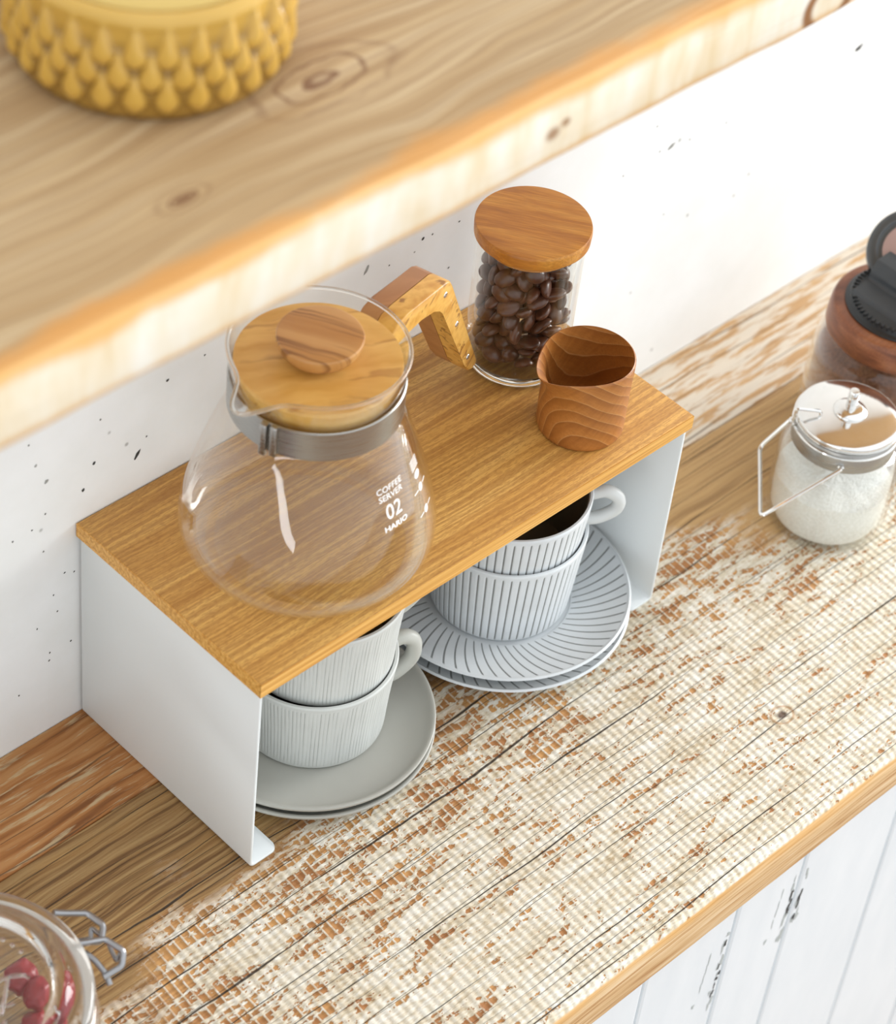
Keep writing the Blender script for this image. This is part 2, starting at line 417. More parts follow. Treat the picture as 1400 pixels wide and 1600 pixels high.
def worktop_back():
    t = NT('sawn_worktop_back'); v = t.coord(); x, y, z = t.sep(v)
    wv = t.noise(t.map(v, (10, 14, 10)), 1.0, 2.0, col=True)
    vw = t.vmath('ADD', v, t.vmath('MULTIPLY', t.vmath('SUBTRACT', wv, (.5,.5,.5)), (0, .012, 0)))
    g = t.noise(t.map(vw, (13, 230, 230)), 1.0, 3.0, 0.55)
    c = t.ramp(g, [(0.3, rgb(124,76,34)), (0.47, rgb(164,108,56)), (0.62, rgb(182,132,80))])
    s = t.noise(t.map(vw, (26, 260, 260), loc=(4,4,4)), 1.0, 4.0, 0.65)
    pale = t.step(x, 0.05, 0.40, 0.0, 0.12)
    c = t.mix(t.step(x, 0.10, 0.42, 0.0, 0.55), c, rgb(206,176,130))
    c = t.mix(t.step(t.math('ADD', s, pale), 0.54, 0.66, 0.0, 0.75), c, t.mix(t.step(x, 0.0, 0.4), rgb(196,176,138), rgb(222,218,206)))
    ck = cracks(t, x, y, 0.014, 0.0005, 0.010, 31.0, 0.7)
    c = t.mix(ck, c, rgb(84,58,32))
    t.bump(t.math('SUBTRACT', t.math('ADD', g, s), ck), 0.5, 0.001)
    return t.set(col=c, rough=0.7)
M['top_back'] = worktop_back()

def shelf_mat():
    t = NT('shelf_pine'); v = t.coord(); x, y, z = t.sep(v)
    wv = t.noise(t.map(v, (9, 16, 9)), 1.0, 2.0, col=True)
    vw = t.vmath('ADD', v, t.vmath('MULTIPLY', t.vmath('SUBTRACT', wv, (.5,.5,.5)), (0, .02, 0)))
    yy = t.sep(vw)[1]
    knots = None; rings_all = None
    # the grain flows round each knot
    for (kx, ky, r) in ((0.0095, -0.0045, 0.017), (-0.0795, -0.0290, 0.006), (0.06, 0.075, 0.020)):
        dx = t.math('DIVIDE', t.math('SUBTRACT', x, kx), 1.9); dy = t.math('SUBTRACT', yy, ky)
        d = t.math('SQRT', t.math('ADD', t.math('MULTIPLY', dx, dx), t.math('MULTIPLY', dy, dy)))
        m = t.step(d, r*0.4, r*1.5, 1.0, 0.0)
        an = t.noise(t.map(v, (70, 70, 70)), 1.0, 2.0)
        rg = t.noise(t.comb(t.math('ADD', t.math('MULTIPLY', d, 4.4/r), t.math('MULTIPLY', an, 1.3)), t.math('MULTIPLY', an, 0.6), kx*10), 1.0, 1.0)
        core = t.step(d, r*0.12, r*0.34, 1.0, 0.0)
        k = t.math('MULTIPLY', m, t.step(rg, 0.46, 0.60))
        k = t.math('MAXIMUM', k, t.math('MULTIPLY', core, 0.9 if r < 0.01 else 0.35))
        knots = k if knots is None else t.math('MAXIMUM', knots, k)
        # deflect grain lines
        push = t.math('MULTIPLY', t.step(d, 0.0, r*3.2, 1.0, 0.0), 0.5)
        yy2 = t.math('ADD', t.math('MULTIPLY', dy, t.math('SUBTRACT', 1.0, push)), ky)
        yy = yy2
    g = t.noise(t.comb(t.math('MULTIPLY', x, 6), t.math('MULTIPLY', yy, 150), t.math('MULTIPLY', z, 150)), 1.0, 3.0, 0.5)
    f = t.noise(t.comb(t.math('MULTIPLY', x, 10), t.math('MULTIPLY', yy, 520), t.math('MULTIPLY', z, 520)), 1.0, 3.0, 0.55)
    c = t.ramp(g, [(0.3, rgb(170,136,92)), (0.5, rgb(186,156,114)), (0.7, rgb(200,174,136))])
    c = t.mix(t.step(f, 0.38, 0.6, 0.45, 0.0), c, rgb(152,120,82))
    f2 = t.noise(t.comb(t.math('MULTIPLY', x, 5), t.math('MULTIPLY', yy, 900), 1.0), 1.0, 2.0, 0.5)
    c = t.mix(t.step(f2, 0.40, 0.55, 0.30, 0.0), c, rgb(140,106,70))
    c = t.mix(t.math('MULTIPLY', knots, 0.85), c, rgb(112,70,38))
    # worn orange arris along the front edge of the top
    nz = t.sep(t.node('ShaderNodeNewGeometry').outputs['Normal'])[2]
    en = t.noise(t.map(v, (26, 26, 26)), 1.0, 3.0)
    ed = t.step(t.math('ADD', y, t.math('MULTIPLY', t.math('SUBTRACT', en, 0.5), -0.018)), SHELF_Y+0.002, SHELF_Y+0.012, 0.72, 0.0)
    c = t.mix(ed, c, rgb(208,140,56))
    # cream front face
    fn = t.noise(t.map(v, (60, 60, 14)), 1.0, 3.0, 0.55)
    face = t.ramp(fn, [(0.3, rgb(222,200,160)), (0.5, rgb(232,220,196)), (0.7, rgb(236,232,220))])
    up = t.step(t.math('ADD', z, t.math('MULTIPLY', t.math('SUBTRACT', en, 0.5), 0.012)), SHELF_Z1-0.012, SHELF_Z1-0.004, 0.0, 0.9)
    face = t.mix(up, face, rgb(226,170,92))
    dn = t.step(t.math('ADD', z, t.math('MULTIPLY', t.math('SUBTRACT', fn, 0.5), 0.004)), SHELF_Z0+0.002, SHELF_Z0+0.006, 0.75, 0.0)
    face = t.mix(dn, face, rgb(214,168,104))
    for (kx, kz, r) in ((0.246, 0.4497, 0.012), (0.0783, 0.4558, 0.0045), (0.0850, 0.4585, 0.003)):
        d = t.vmath('LENGTH', t.comb(t.math('MULTIPLY', t.math('SUBTRACT', x, kx), 0.8), t.math('SUBTRACT', z, kz)))
        ring = t.math('MULTIPLY', t.step(d, r*0.6, r*0.85), t.step(d, r*1.0, r*1.25, 1.0, 0.0)) if r > 0.01 else t.step(d, r*0.3, r, 0.8, 0.0)
        face = t.mix(ring, face, rgb(140,92,44))
    c = t.mix(t.step(nz, 0.5, 0.8, 1.0, 0.0), c, face)
    t.bump(t.math('ADD', g, f), 0.35, 0.001)
    return t.set(col=c, rough=0.65)
M['shelf'] = shelf_mat()

def cabinet_mat():
    t = NT('painted_planks'); v = t.coord(); x, y, z = t.sep(v)
    n = t.noise(t.map(v, (40, 40, 12)), 1.0, 4.0, 0.6)
    c = t.mix(n, rgb(212,220,225), rgb(232,237,240))
    t.bump(n, 0.15, 0.001)
    return t.set(col=c, rough=0.5)
M['cabinet'] = cabinet_mat()
M['chip'] = plain('chipped_dark_wood', rgb(66,66,64), 0.85)
M['chip_grey'] = plain('chipped_grey_paint', rgb(172,178,176), 0.8)

def stoneware(name, body, groove, n, swirl=0.0, zlim=None, amt=1.0, rough=0.38, irregular=0.0, rlim=None):
    """glaze that pools darker in n radial or vertical grooves"""
    t = NT(name); v = t.coord(); x, y, z = t.sep(v)
    a = t.math('ARCTAN2', y, x); r = t.math('SQRT', t.math('ADD', t.math('MULTIPLY', x, x), t.math('MULTIPLY', y, y)))
    k = t.math('MULTIPLY', a, n/(2*PI))
    if swirl: k = t.math('ADD', k, t.math('MULTIPLY', r, swirl))
    d = t.math('ABSOLUTE', t.math('SUBTRACT', t.math('FRACT', k), 0.5))
    g = t.step(d, 0.045, 0.11, 1.0, 0.0)
    if irregular:
        q = t.noise(t.comb(t.math('MULTIPLY', t.math('FLOOR', k), 0.7), 0.0, t.math('MULTIPLY', z, 30)), 1.0, 2.0)
        g = t.math('MULTIPLY', g, t.step(q, 0.35, 0.65))
    if zlim: g = t.math('MULTIPLY', g, t.math('MULTIPLY', t.step(z, zlim[0]-0.0006, zlim[0]+0.0006), t.step(z, zlim[1]-0.0006, zlim[1]+0.0006, 1.0, 0.0)))
    if rlim: g = t.math('MULTIPLY', g, t.math('MULTIPLY', t.step(r, rlim[0]-0.0008, rlim[0]+0.0006), t.step(r, rlim[1]-0.0006, rlim[1]+0.0006, 1.0, 0.0)))
    nn = t.noise(t.map(v, (90, 90, 90)), 1.0, 3.0)
    b = t.mix(t.math('MULTIPLY', nn, 0.35), body, groove)
    b = t.mix(t.math('MULTIPLY', nn, 0.6), body, b)
    c = t.mix(t.math('MULTIPLY', g, amt), b, groove)
    if amt > 0: t.bump(t.math('SUBTRACT', 1.0, g), 0.5, 0.0008)
    return t.set(col=c, rough=rough)
M['cup_grey'] = stoneware('grey_stoneware_cup', rgb(204,206,202), rgb(146,148,144), 128, 0, (0.003, 0.0475), 0.65, 0.42, 1.0)
M['cup_white'] = stoneware('white_stoneware_cup', rgb(216,220,222), rgb(128,128,124), 60, 0, (0.002, 0.0525), 0.9)
M['saucer_white'] = stoneware('white_stoneware_saucer', rgb(212,216,218), rgb(112,114,112), 60, -65, None, 0.9, 0.35, 0.0, (0.041, 0.0702))
M['saucer_grey'] = stoneware('grey_stoneware_saucer', rgb(172,171,163), rgb(156,155,147), 8, 0, None, 0.0, 0.33)
M['glaze_dark'] = plain('taupe_glaze', rgb(104,96,84), 0.3)
M['handle_grey'] = plain('grey_glaze', rgb(188,188,180), 0.4)
M['handle_white'] = plain('white_glaze', rgb(206,208,206), 0.35)

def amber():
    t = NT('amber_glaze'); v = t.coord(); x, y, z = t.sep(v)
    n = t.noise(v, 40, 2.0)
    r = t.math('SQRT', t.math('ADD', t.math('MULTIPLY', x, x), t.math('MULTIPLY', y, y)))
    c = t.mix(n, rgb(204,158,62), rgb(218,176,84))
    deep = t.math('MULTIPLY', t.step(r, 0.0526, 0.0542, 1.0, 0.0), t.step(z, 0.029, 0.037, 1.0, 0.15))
    c = t.mix(t.math('MULTIPLY', deep, 0.75), c, rgb(136,98,36))       # browner at the smaller radius of the hollows
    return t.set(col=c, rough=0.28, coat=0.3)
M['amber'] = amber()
M['amber_in'] = plain('amber_inside', rgb(206,174,96), 0.3)
M['berry'] = plain('red_berry', rgb(150,30,38), 0.35)
M['berry_dark'] = plain('dark_berry', rgb(46,22,28), 0.4)
M['floor'] = wood_grain('floor_boards', rgb(120,86,56), rgb(150,112,76), rgb(172,134,96), (4, 40, 40), 0.5)

# ------------------------------------------------------------------ setting
def wall():
    bm = box((-1.6, WALL_Y, -0.86), (2.2, WALL_Y+0.06, 1.7))
    for f in bm.faces: f.material_index = 0
    pits = [(-.0271,.2064),(.0152,.1987),(.0437,.1715),(.0382,.1627),(.0112,.1725),(.0045,.1585),(-.0184,.1564),(-.0265,.1503),(-.038,.1496),(-.0172,.1775),(-.0233,.1911),
        (-.02,.1317),(-.0074,.1089),(-.0015,.106),(-.0144,.0975),(-.0122,.0845),(-.025,.08),(-.0175,.0574),(-.018,.052),(-.0373,.0389),(-.0041,.0573),(.0564,.2013),(.0797,.2049),
        (.1871,.2047),(.2033,.1997),(.2214,.1996),(.2267,.2059),(.2336,.2055),(.2489,.1757),(.2532,.2046),(.5918,.1746),(.4246,.1768),(.4143,.1774),(.4403,.1743),(.4286,.126),(.4723,.1719),(.3849,.1738),(.4079,.1975)]
    grey = {9, 10, 23, 25, 31, 32, 33, 34, 35, 36, 37}
    rnd = random.Random(3)
    big = {3: 2.4, 4: 1.8, 23: 2.4, 26: 1.8, 30: 3.6, 31: 2.4, 5: 1.6, 9: 2.2, 10: 1.5, 21: 1.6}
    for i, (x, z) in enumerate(pits):
        s = 0.00052 * big.get(i, 1.0); L = s*(2.4 if i in (30, 3, 23, 31) else 1.3)
        ang = rnd.uniform(0.4, 1.2)
        vs = []
        n = 9
        for k in range(n):
            a = 2*PI*k/n; q = rnd.uniform(0.7, 1.2)
            u = L*math.cos(a)*q; w = s*math.sin(a)*q
            vs.append(bm.verts.new((x+u*math.cos(ang)-w*math.sin(ang), WALL_Y-0.0001, z+u*math.sin(ang)+w*math.cos(ang))))
        f = bm.faces.new(vs); f.material_index = 2 if i in grey else 1
        c = bm.verts.new((x, WALL_Y-0.0003, z))
        bmesh.ops.delete(bm, geom=[f], context='FACES_ONLY')
        for k in range(n):
            g = bm.faces.new((vs[k], vs[(k+1) % n], c)); g.material_index = 2 if i in grey else 1
    o = obj('wall_back', bm, [M['wall'], M['pit'], M['pit_grey']], smooth=False)
    return struct(o)
wall()
struct(obj('floor', box((-1.6, -2.4, -0.90), (2.2, WALL_Y, -0.86)), M['floor'], smooth=False))

# worktop: two old boards
wt = thing('worktop', 'old sawn timber worktop with whitewashed saw marks and long dark cracks', 'worktop', (0,0,0))
def board(lo, hi, wav, name, mat, lab):
    """plank with a slightly uneven front arris"""
    bm = bmesh.new(); nx = 160
    ys = [lo[1], lo[1]+0.003, lo[1]+0.012] + [lo[1]+0.012+(hi[1]-lo[1]-0.012)*k/12 for k in range(1, 13)]
    rows = []
    for i in range(nx+1):
        x = lo[0]+(hi[0]-lo[0])*i/nx
        n1 = noise.noise((x*14, 1.7, 0)); n2 = noise.noise((x*55, 5.1, 0))
        dy = wav*(n1+0.4*n2)
        col = [(lo[1]+dy*0.5+0.001, lo[2]+0.0015), (lo[1]+dy*0.4, lo[2]+0.004), (lo[1]+dy*0.2, (lo[2]+hi[2])/2), (lo[1]+dy*0.6, hi[2]-0.004-abs(wav*n2))]
        col += [(ys[1]+dy-0.0016, hi[2]-0.0012), (ys[1]+dy+0.001, hi[2]-0.0001)]
        col += [(y, hi[2]) for y in ys[2:]]
        col += [(hi[1], lo[2]), (lo[1]+0.004, lo[2])]
        rows.append([bm.verts.new((x, p[0], p[1])) for p in col])
    for A, B in zip(rows[:-1], rows[1:]):
        for k in range(len(A)): bm.faces.new((A[k], A[(k+1) % len(A)], B[(k+1) % len(A)], B[k]))
    bm.faces.new(rows[0]); bm.faces.new(rows[-1])
    o = obj(name, bm, mat, wt, angle=50)
    o['label'] = lab
    return o
board((-0.45, FRONT_Y, -WT), (1.3, 0.0738, 0.0), 0.0011, 'board', M['top_front'], 'wide whitewashed front board')
bmb = box((-0.45, 0.0745, -WT), (1.3, WALL_Y-0.0002, 0.0006), 0.0008, 2)
o = obj('board', bmb, M['top_back'], wt); o['label'] = 'narrow orange brown back board'

# cabinet of painted planks below
cab = thing('cabinet', 'white painted plank cabinet with chipped dark spots below the worktop', 'cabinet', (0,0,0))
gaps = [-0.44, -0.34, -0.25, -0.14, -0.03, 0.06, 0.1444, 0.2185, 0.2750, 0.3645, 0.4520, 0.56, 0.66, 0.78, 0.9, 1.05, 1.3]
CY = -0.150
for i, (a, b) in enumerate(zip(gaps[:-1], gaps[1:])):
    bm = box((a+0.0006, CY, -0.86), (b-0.0006, CY+0.018, -WT-0.0002), 0.0022, 2)
    for f in bm.faces: f.material_index = 0
    rnd = random.Random(50+i)
    # flaked paint along two of the joints: pale bare patches with dark slivers in them
    spots = []
    if i == 6: ed, zs, sg = b, (-0.078, -0.150), -1
    elif i == 7: ed, zs, sg = b, (-0.078, -0.135), -1
    elif i == 8: ed, zs, sg = a, (-0.080, -0.130), 1
    else: ed = None
    if ed is not None:
        for q in range(9):
            pz = rnd.uniform(*zs); spots.append((ed+sg*rnd.uniform(0.0032, 0.0075), pz, rnd.uniform(0.0006, 0.0022), rnd.uniform(0.0015, 0.006), 2, 0.00010))
        for q in range(7):
            pz = rnd.uniform(zs[0]-0.012, zs[1]+0.004); spots.append((ed+sg*rnd.uniform(0.0030, 0.0062), pz, rnd.uniform(0.0006, 0.0014), rnd.uniform(0.0016, 0.0048), 1, 0.00022))
    if i == 6:
        spots += [(b-0.0165-0.0006*q, -0.094-0.0085*q, 0.0005, 0.0052, 2, 0.0001) for q in range(4)] + [(b-0.021, -0.134, 0.0014, 0.0022, 2, 0.0001)]
    if i == 7: spots += [(b-0.0150-0.0005*q, -0.086-0.0085*q, 0.0005, 0.0052, 2, 0.0001) for q in range(4)] + [(b-0.019, -0.126, 0.0014, 0.0020, 2, 0.0001)]
    for (px, pz, sx, sz, mi, dep) in spots:
        n = 11; vs = []
        for k in range(n):
            q = 2*PI*k/n; rr = rnd.uniform(0.55, 1.3)
            vs.append(bm.verts.new((px+sx*rr*math.cos(q), CY-dep, pz+sz*rr*math.sin(q))))
        c = bm.verts.new((px, CY-dep-0.0001, pz))
        for k in range(n):
            g = bm.faces.new((vs[k], vs[(k+1) % n], c)); g.material_index = mi
    obj('plank', bm, [M['cabinet'], M['chip'], M['chip_grey']], cab, smooth=False)
obj('carcass', box((-0.44, CY+0.0185, -0.86), (1.3, WALL_Y-0.002, -WT-0.0004)), M['chip'], cab, smooth=False)

# shelf on the wall
def shelf():
    bm = bmesh.new(); nx = 180; x0, x1 = -0.75, 1.1; rows = []
    for i in range(nx+1):
        x = x0+(x1-x0)*i/nx
        a = noise.noise((x*11, 0.3, 2)); b = noise.noise((x*46, 3.3, 2)); dy = 0.0016*a+0.0009*b; dz = 0.0010*noise.noise((x*20, 8, 1))
        col = [(SHELF_Y+0.0015+dy*.5, SHELF_Z0+dz), (SHELF_Y+dy*.5, SHELF_Z0+0.0025+dz), (SHELF_Y+dy*.4, SHELF_Z0+0.016), (SHELF_Y+dy, SHELF_Z1-0.0055),
               (SHELF_Y+0.0016+dy, SHELF_Z1-0.0018), (SHELF_Y+0.006+dy, SHELF_Z1-0.0002), (SHELF_Y+0.02, SHELF_Z1), (0.03, SHELF_Z1), (WALL_Y-0.0002, SHELF_Z1), (WALL_Y-0.0002, SHELF_Z0)]
        rows.append([bm.verts.new((x, p[0], p[1])) for p in col])
    for A, B in zip(rows[:-1], rows[1:]):
        for k in range(len(A)): bm.faces.new((A[k], A[(k+1) % len(A)], B[(k+1) % len(A)], B[k]))
    bm.faces.new(rows[0]); bm.faces.new(rows[-1])
    return tag(obj('wall_shelf', bm, M['shelf'], angle=60), 'thick knotty pine wall shelf with cream front edge carrying the amber bowl', 'shelf')
shelf()

# ------------------------------------------------------------------ display rack
rack = thing('display_rack', 'low display rack with honey wood top and bent white metal sides', 'rack', (0,0,0))
obj('top_board', box((0, 0, H-T), (W, D, H), 0.0007, 2), M['honey'], rack)
# lighter edge band: a thin skin on the board's four sides
bm = bmesh.new()
for lo, hi in (((-0.0004, -0.0004, H-T+0.0003), (W+0.0004, 0.0002, H-0.0004)), ((-0.0004, 0.0, H-T+0.0003), (0.0002, D, H-0.0004)), ((W-0.0002, 0.0, H-T+0.0003), (W+0.0004, D, H-0.0004))):
    add_box(bm, lo, hi)
obj('edge_band', bm, M['honey_edge'], rack, smooth=False)
def side(sign):
    x0 = 0.0012 if sign > 0 else W-0.0012
    tk = 0.0017; R = 0.0035
    path = [(0.022, H-T-0.0002)]
    for k in range(7):
        a = PI/2*k/6; path.append((R-R*math.sin(a), H-T-0.0002-R+R*math.cos(a)))
    path += [(0.0, H*0.6), (0.0, H*0.3)]
    for k in range(7):
        a = PI/2*k/6; path.append((R-R*math.cos(a), R-R*math.sin(a)))
    end = 0.0190; rc = 0.0045
    for k in range(9): path.append((end-rc+rc*math.sin(PI/2*k/8), 0.0))
    ins = [0.0]*(len(path)-9) + [rc-rc*math.cos(PI/2*k/8) for k in range(9)]
    n = len(path); nor = []
    for i in range(n):
        a = path[max(i-1,0)]; b = path[min(i+1,n-1)]
        tx, tz = b[0]-a[0], b[1]-a[1]; L = math.hypot(tx, tz) or 1
        nor.append((-tz/L, tx/L))            # towards the inside of the C
    bm = bmesh.new(); rows = []
    for i in range(n):
        px, pz = path[i]; nx, nz = nor[i]; q = ins[i]; y0, y1 = 0.0016+q, D-0.0012-q
        bv = 0.0004
        sec = [(0, y0+bv), (bv, y0), (tk-bv, y0), (tk, y0+bv), (tk, y1-bv), (tk-bv, y1), (bv, y1), (0, y1-bv)]
        rows.append([bm.verts.new((x0+sign*(px+nx*d), y, pz+nz*d)) for d, y in sec])
    for A, B in zip(rows[:-1], rows[1:]):
        for k in range(8): bm.faces.new((A[k], A[(k+1) % 8], B[(k+1) % 8], B[k]))
    bm.faces.new(rows[0]); bm.faces.new(rows[-1])
    return obj('side_panel', bm, M['white_metal'], rack, angle=50)
side(1); side(-1)

# ------------------------------------------------------------------ coffee server
SX, SY = 0.0804, 0.0596
srv = thing('coffee_server', 'clear glass coffee server with olive wood lid and handle and steel neck band', 'coffee server', (SX, SY, H))
outer = smooth_prof([(0.0, 0.0012), (0.030, 0.0008), (0.049, 0.0), (0.0565, 0.0025), (0.0612, 0.0090), (0.0628, 0.0170), (0.0616, 0.0275), (0.0572, 0.0450), (0.0503, 0.0660),
                     (0.0445, 0.0820), (0.0412, 0.0900), (0.0402, 0.0960), (0.0402, 0.1060), (0.0412, 0.1130), (0.0424, 0.1185), (0.0430, 0.1235)], 4)
GT = 0.0013
def inner_of(p, th):
    out = []
    for i, (r, z) in enumerate(p):
        a = p[max(i-1,0)]; b = p[min(i+1,len(p)-1)]
        tr, tz = b[0]-a[0], b[1]-a[1]; L = math.hypot(tr, tz) or 1
        out.append((max(r - th*tz/L, 0.0), z + th*tr/L))
    return out
def outer_r(z):
    for (r0, z0), (r1, z1) in zip(outer[:-1], outer[1:]):
        if z1 > z0 and z0 <= z <= z1 and z > 0.002: return r0+(r1-r0)*(z-z0)/(z1-z0)
    return outer[-1][0]
SP = math.radians(188)                         # pouring lip direction
def spout(a, r, z, i):
    k = max(0.0, (z-0.108)/0.0155)
    da = (a-SP+PI) % (2*PI) - PI
    g = math.exp(-(da/0.20)**2)
    rr = r + 0.0150*k*k*g; zz = z - 0.0028*k*k*math.exp(-(da/0.30)**2)
    return (rr*math.cos(a), rr*math.sin(a), zz)
inn = inner_of(outer, GT)
inn[0] = (0.0, inn[0][1])
rim = [(outer[-1][0]-GT*0.15, outer[-1][1]+GT*0.45), (outer[-1][0]-GT*0.5, outer[-1][1]+GT*0.62), (outer[-1][0]-GT*0.85, outer[-1][1]+GT*0.45)]
body = obj('glass_body', lathe(outer+rim+inn[::-1], 128, False, spout), M['glass'], srv, angle=80)
n_ = 160
bead = []
for k in range(n_):
    x, y, z = spout(2*PI*k/n_, outer[-1][0]-GT*0.5, outer[-1][1]+GT*0.25, 0); bead.append((x, y, z))
obj('glass_rim', add_tube(bmesh.new(), bead, 0.00095, 10, True), M['glass_thick'], srv, angle=80)
# steel neck band with a clasp by the spout
obj_band = obj('neck_band', lathe([(0.0414,0.0905),(0.0418,0.0909),(0.0418,0.1071),(0.0414,0.1075),(0.0408,0.1075),(0.0406,0.1071),(0.0406,0.0909),(0.0408,0.0905)], 96, True), M['brushed'], srv)
ca = math.radians(198)
bm = bmesh.new()
Mx = Matrix.Rotation(ca, 4, 'Z')
add_box(bm, (0.0412, -0.0045, 0.0896), (0.0452, -0.0008, 0.1078), 0.0006, 2, Mx)
add_box(bm, (0.0412, 0.0004, 0.0900), (0.0440, 0.0040, 0.1076), 0.0006, 2, Mx)
obj('clasp', bm, M['brushed'], obj_band)
# lid
lidp = smooth_prof([(0.0, 0.1176), (0.020, 0.1176), (0.0375, 0.1174), (0.0392, 0.1166), (0.0394, 0.1150), (0.0380, 0.1105), (0.0372, 0.1060), (0.0374, 0.1000), (0.0368, 0.0965), (0.0345, 0.0955), (0.0, 0.0955)], 3)
lid = obj('lid', lathe(lidp, 96), M['olive_lid'], srv, angle=50)
knp = smooth_prof([(0.0, 0.1322), (0.012, 0.1321), (0.0192, 0.1317), (0.0203, 0.1311), (0.0204, 0.1296), (0.0192, 0.1255), (0.0162, 0.1214), (0.0124, 0.1190), (0.0095, 0.1181), (0.0085, 0.1176)], 4)
obj('knob', lathe(knp, 72), M['olive_knob'], lid, angle=60)
# handle: two glued halves of an angular grip, riveted
HA = math.radians(15)
er = Vector((math.cos(HA), math.sin(HA), 0)); en = Vector((math.sin(HA), -math.cos(HA), 0))
hp = [(0.0440, 0.0965), (0.0475, 0.1005), (0.0555, 0.1058), (0.0640, 0.1060), (0.1000, 0.1016), (0.1040, 0.0995), (0.1060, 0.0955), (0.1440, 0.0215), (0.1436, 0.0185), (0.1400, 0.0172), (0.1360, 0.0188), (0.1305, 0.0262),
      (0.1000, 0.0830), (0.0965, 0.0868), (0.0900, 0.0895), (0.0780, 0.0925), (0.0680, 0.0938), (0.0600, 0.0925), (0.0500, 0.0915), (0.0440, 0.0915)]
def half(side_):
    poly = [er*r + Vector((0,0,z)) for r, z in hp]
    bm = bmesh.new(); ex = en*(0.0102*side_)
    add_prism(bm, poly, en*(0.0002*side_), ex)
    es = [e for e in bm.edges if all(abs((v.co.dot(en))) > 0.008 for v in e.verts)]
    bmesh.ops.bevel(bm, geom=es, offset=0.0011, segments=3, profile=0.5, affect='EDGES')
    return bm
hl = obj('grip_half', half(-1), M['olive_left'], srv, angle=40); hl['label'] = 'darker brown grip half'
hr = obj('grip_half', half(1), M['olive_right'], srv, angle=40); hr['label'] = 'amber streaked grip half'
for (r, z) in ((0.1000, 0.0935), (0.1160, 0.0640), (0.1330, 0.0305)):
    bm = lathe([(0.0, 0.0004), (0.0014, 0.0003), (0.0017, 0.0), (0.0017, -0.002), (0.0, -0.002)], 20)
    q = en.to_track_quat('Z', 'Y').to_matrix().to_4x4()
    bmesh.ops.transform(bm, matrix=Matrix.Translation(er*r+Vector((0,0,z))+en*0.0104) @ q, verts=bm.verts)
    obj('rivet', bm, M['rivet'], hr)
bm = bmesh.new()
Mh = Matrix.Rotation(HA, 4, 'Z')
add_box(bm, (0.0405, -0.0095, 0.0908), (0.0442, 0.0095, 0.1040), 0.0006, 2, Mh)
obj('bracket', bm, M['brushed'], srv)
# white print wrapped round the glass cone
def wrap_print(name, items, az0, z0, lines=None):
    """items: (text, width_scale, size, dv) laid on the cone at azimuth az0"""
    bm = bmesh.new()
    def put(u, v):
        z = z0 + v*0.86
        r = outer_r(z) + 0.00018
        a = az0 + u/ r
        return Vector((r*math.cos(a), r*math.sin(a), z))
    for (txt, size, dv, sx, wt_) in items:
        cu = bpy.data.curves.new('print_text', 'FONT'); cu.body = txt; cu.size = size; cu.align_x = 'CENTER'; cu.align_y = 'CENTER'; cu.offset = wt_
        cu.resolution_u = 3
        to = bpy.data.objects.new('print_text', cu); COL.objects.link(to)
        dg = bpy.context.evaluated_depsgraph_get(); me = bpy.data.meshes.new_from_object(to.evaluated_get(dg))
        b2 = bmesh.new(); b2.from_mesh(me)
        mp = {v: bm.verts.new(put(v.co.x*sx, v.co.y+dv)) for v in b2.verts}
        for f in b2.faces:
            try: bm.faces.new([mp[v] for v in f.verts])
            except ValueError: pass
        b2.free(); bpy.data.objects.remove(to); bpy.data.meshes.remove(me); bpy.data.curves.remove(cu)
    for poly in (lines or []):
        bm.faces.new([bm.verts.new(put(u, v)) for u, v in poly])
    return obj(name, bm, M['print'], body, smooth=False)
wrap_print('lettering', [('COFFEE', 0.0049, 0.0108, 1.0, 0.00004), ('SERVER', 0.0049, 0.0062, 1.0, 0.00004), ('02', 0.0125, -0.0030, 0.85, 0.0001), ('HARIO', 0.0044, -0.0118, 1.15, 0.00012)], math.radians(274.5), 0.0600)
def ell(u, v, a, b, n=14): return [(u+a*math.cos(2*PI*k/n), v+b*math.sin(2*PI*k/n)) for k in range(n)]
def bar(u0, v0, u1, v1, w=0.00035):
    dx, dy = u1-u0, v1-v0; L = math.hypot(dx, dy); nx, ny = -dy/L*w, dx/L*w
    return [(u0+nx, v0+ny), (u1+nx, v1+ny), (u1-nx, v1-ny), (u0-nx, v0-ny)]
marks = []
for v in (0.012, -0.003):
    marks += [ell(0, v, 0.0022, 0.0024), bar(-0.0075, v, -0.0030, v), bar(0.0030, v, 0.0075, v)]
for k in range(5): marks.append(bar(-0.004, 0.0245+0.0014*k, 0.004, 0.0245+0.0014*k, 0.0003))
marks += [ell(0, 0.0205, 0.003, 0.0022)]
wrap_print('level_marks', [], math.radians(300), 0.0440, marks)

# ------------------------------------------------------------------ bean jar
JX, JY = 0.2592, 0.0924
jar = thing('bean_jar', 'double walled glass canister of coffee beans under a flat teak lid', 'jar', (JX, JY, H))
jo = smooth_prof([(0.0, 0.0006), (0.020, 0.0004), (0.0262, 0.0), (0.0276, 0.0016), (0.0279, 0.006), (0.0281, 0.03), (0.0285, 0.06), (0.0287, 0.0795), (0.0283, 0.0815)], 3)
ji = [(0.0262, 0.0815), (0.0255, 0.079), (0.0252, 0.06), (0.0250, 0.03), (0.0246, 0.012), (0.0230, 0.0080), (0.012, 0.0070), (0.0, 0.0070)]
obj('glass_body', lathe(jo+ji, 96), M['glass_green'], jar, angle=60)
obj('glass_base', lathe(smooth_prof([(0.0, 0.0012), (0.020, 0.0010), (0.0255, 0.0008), (0.0270, 0.0020), (0.0272, 0.0045), (0.0262, 0.0062), (0.0225, 0.0064), (0.0, 0.0062)], 3), 96), M['glass_thick'], jar, angle=70)
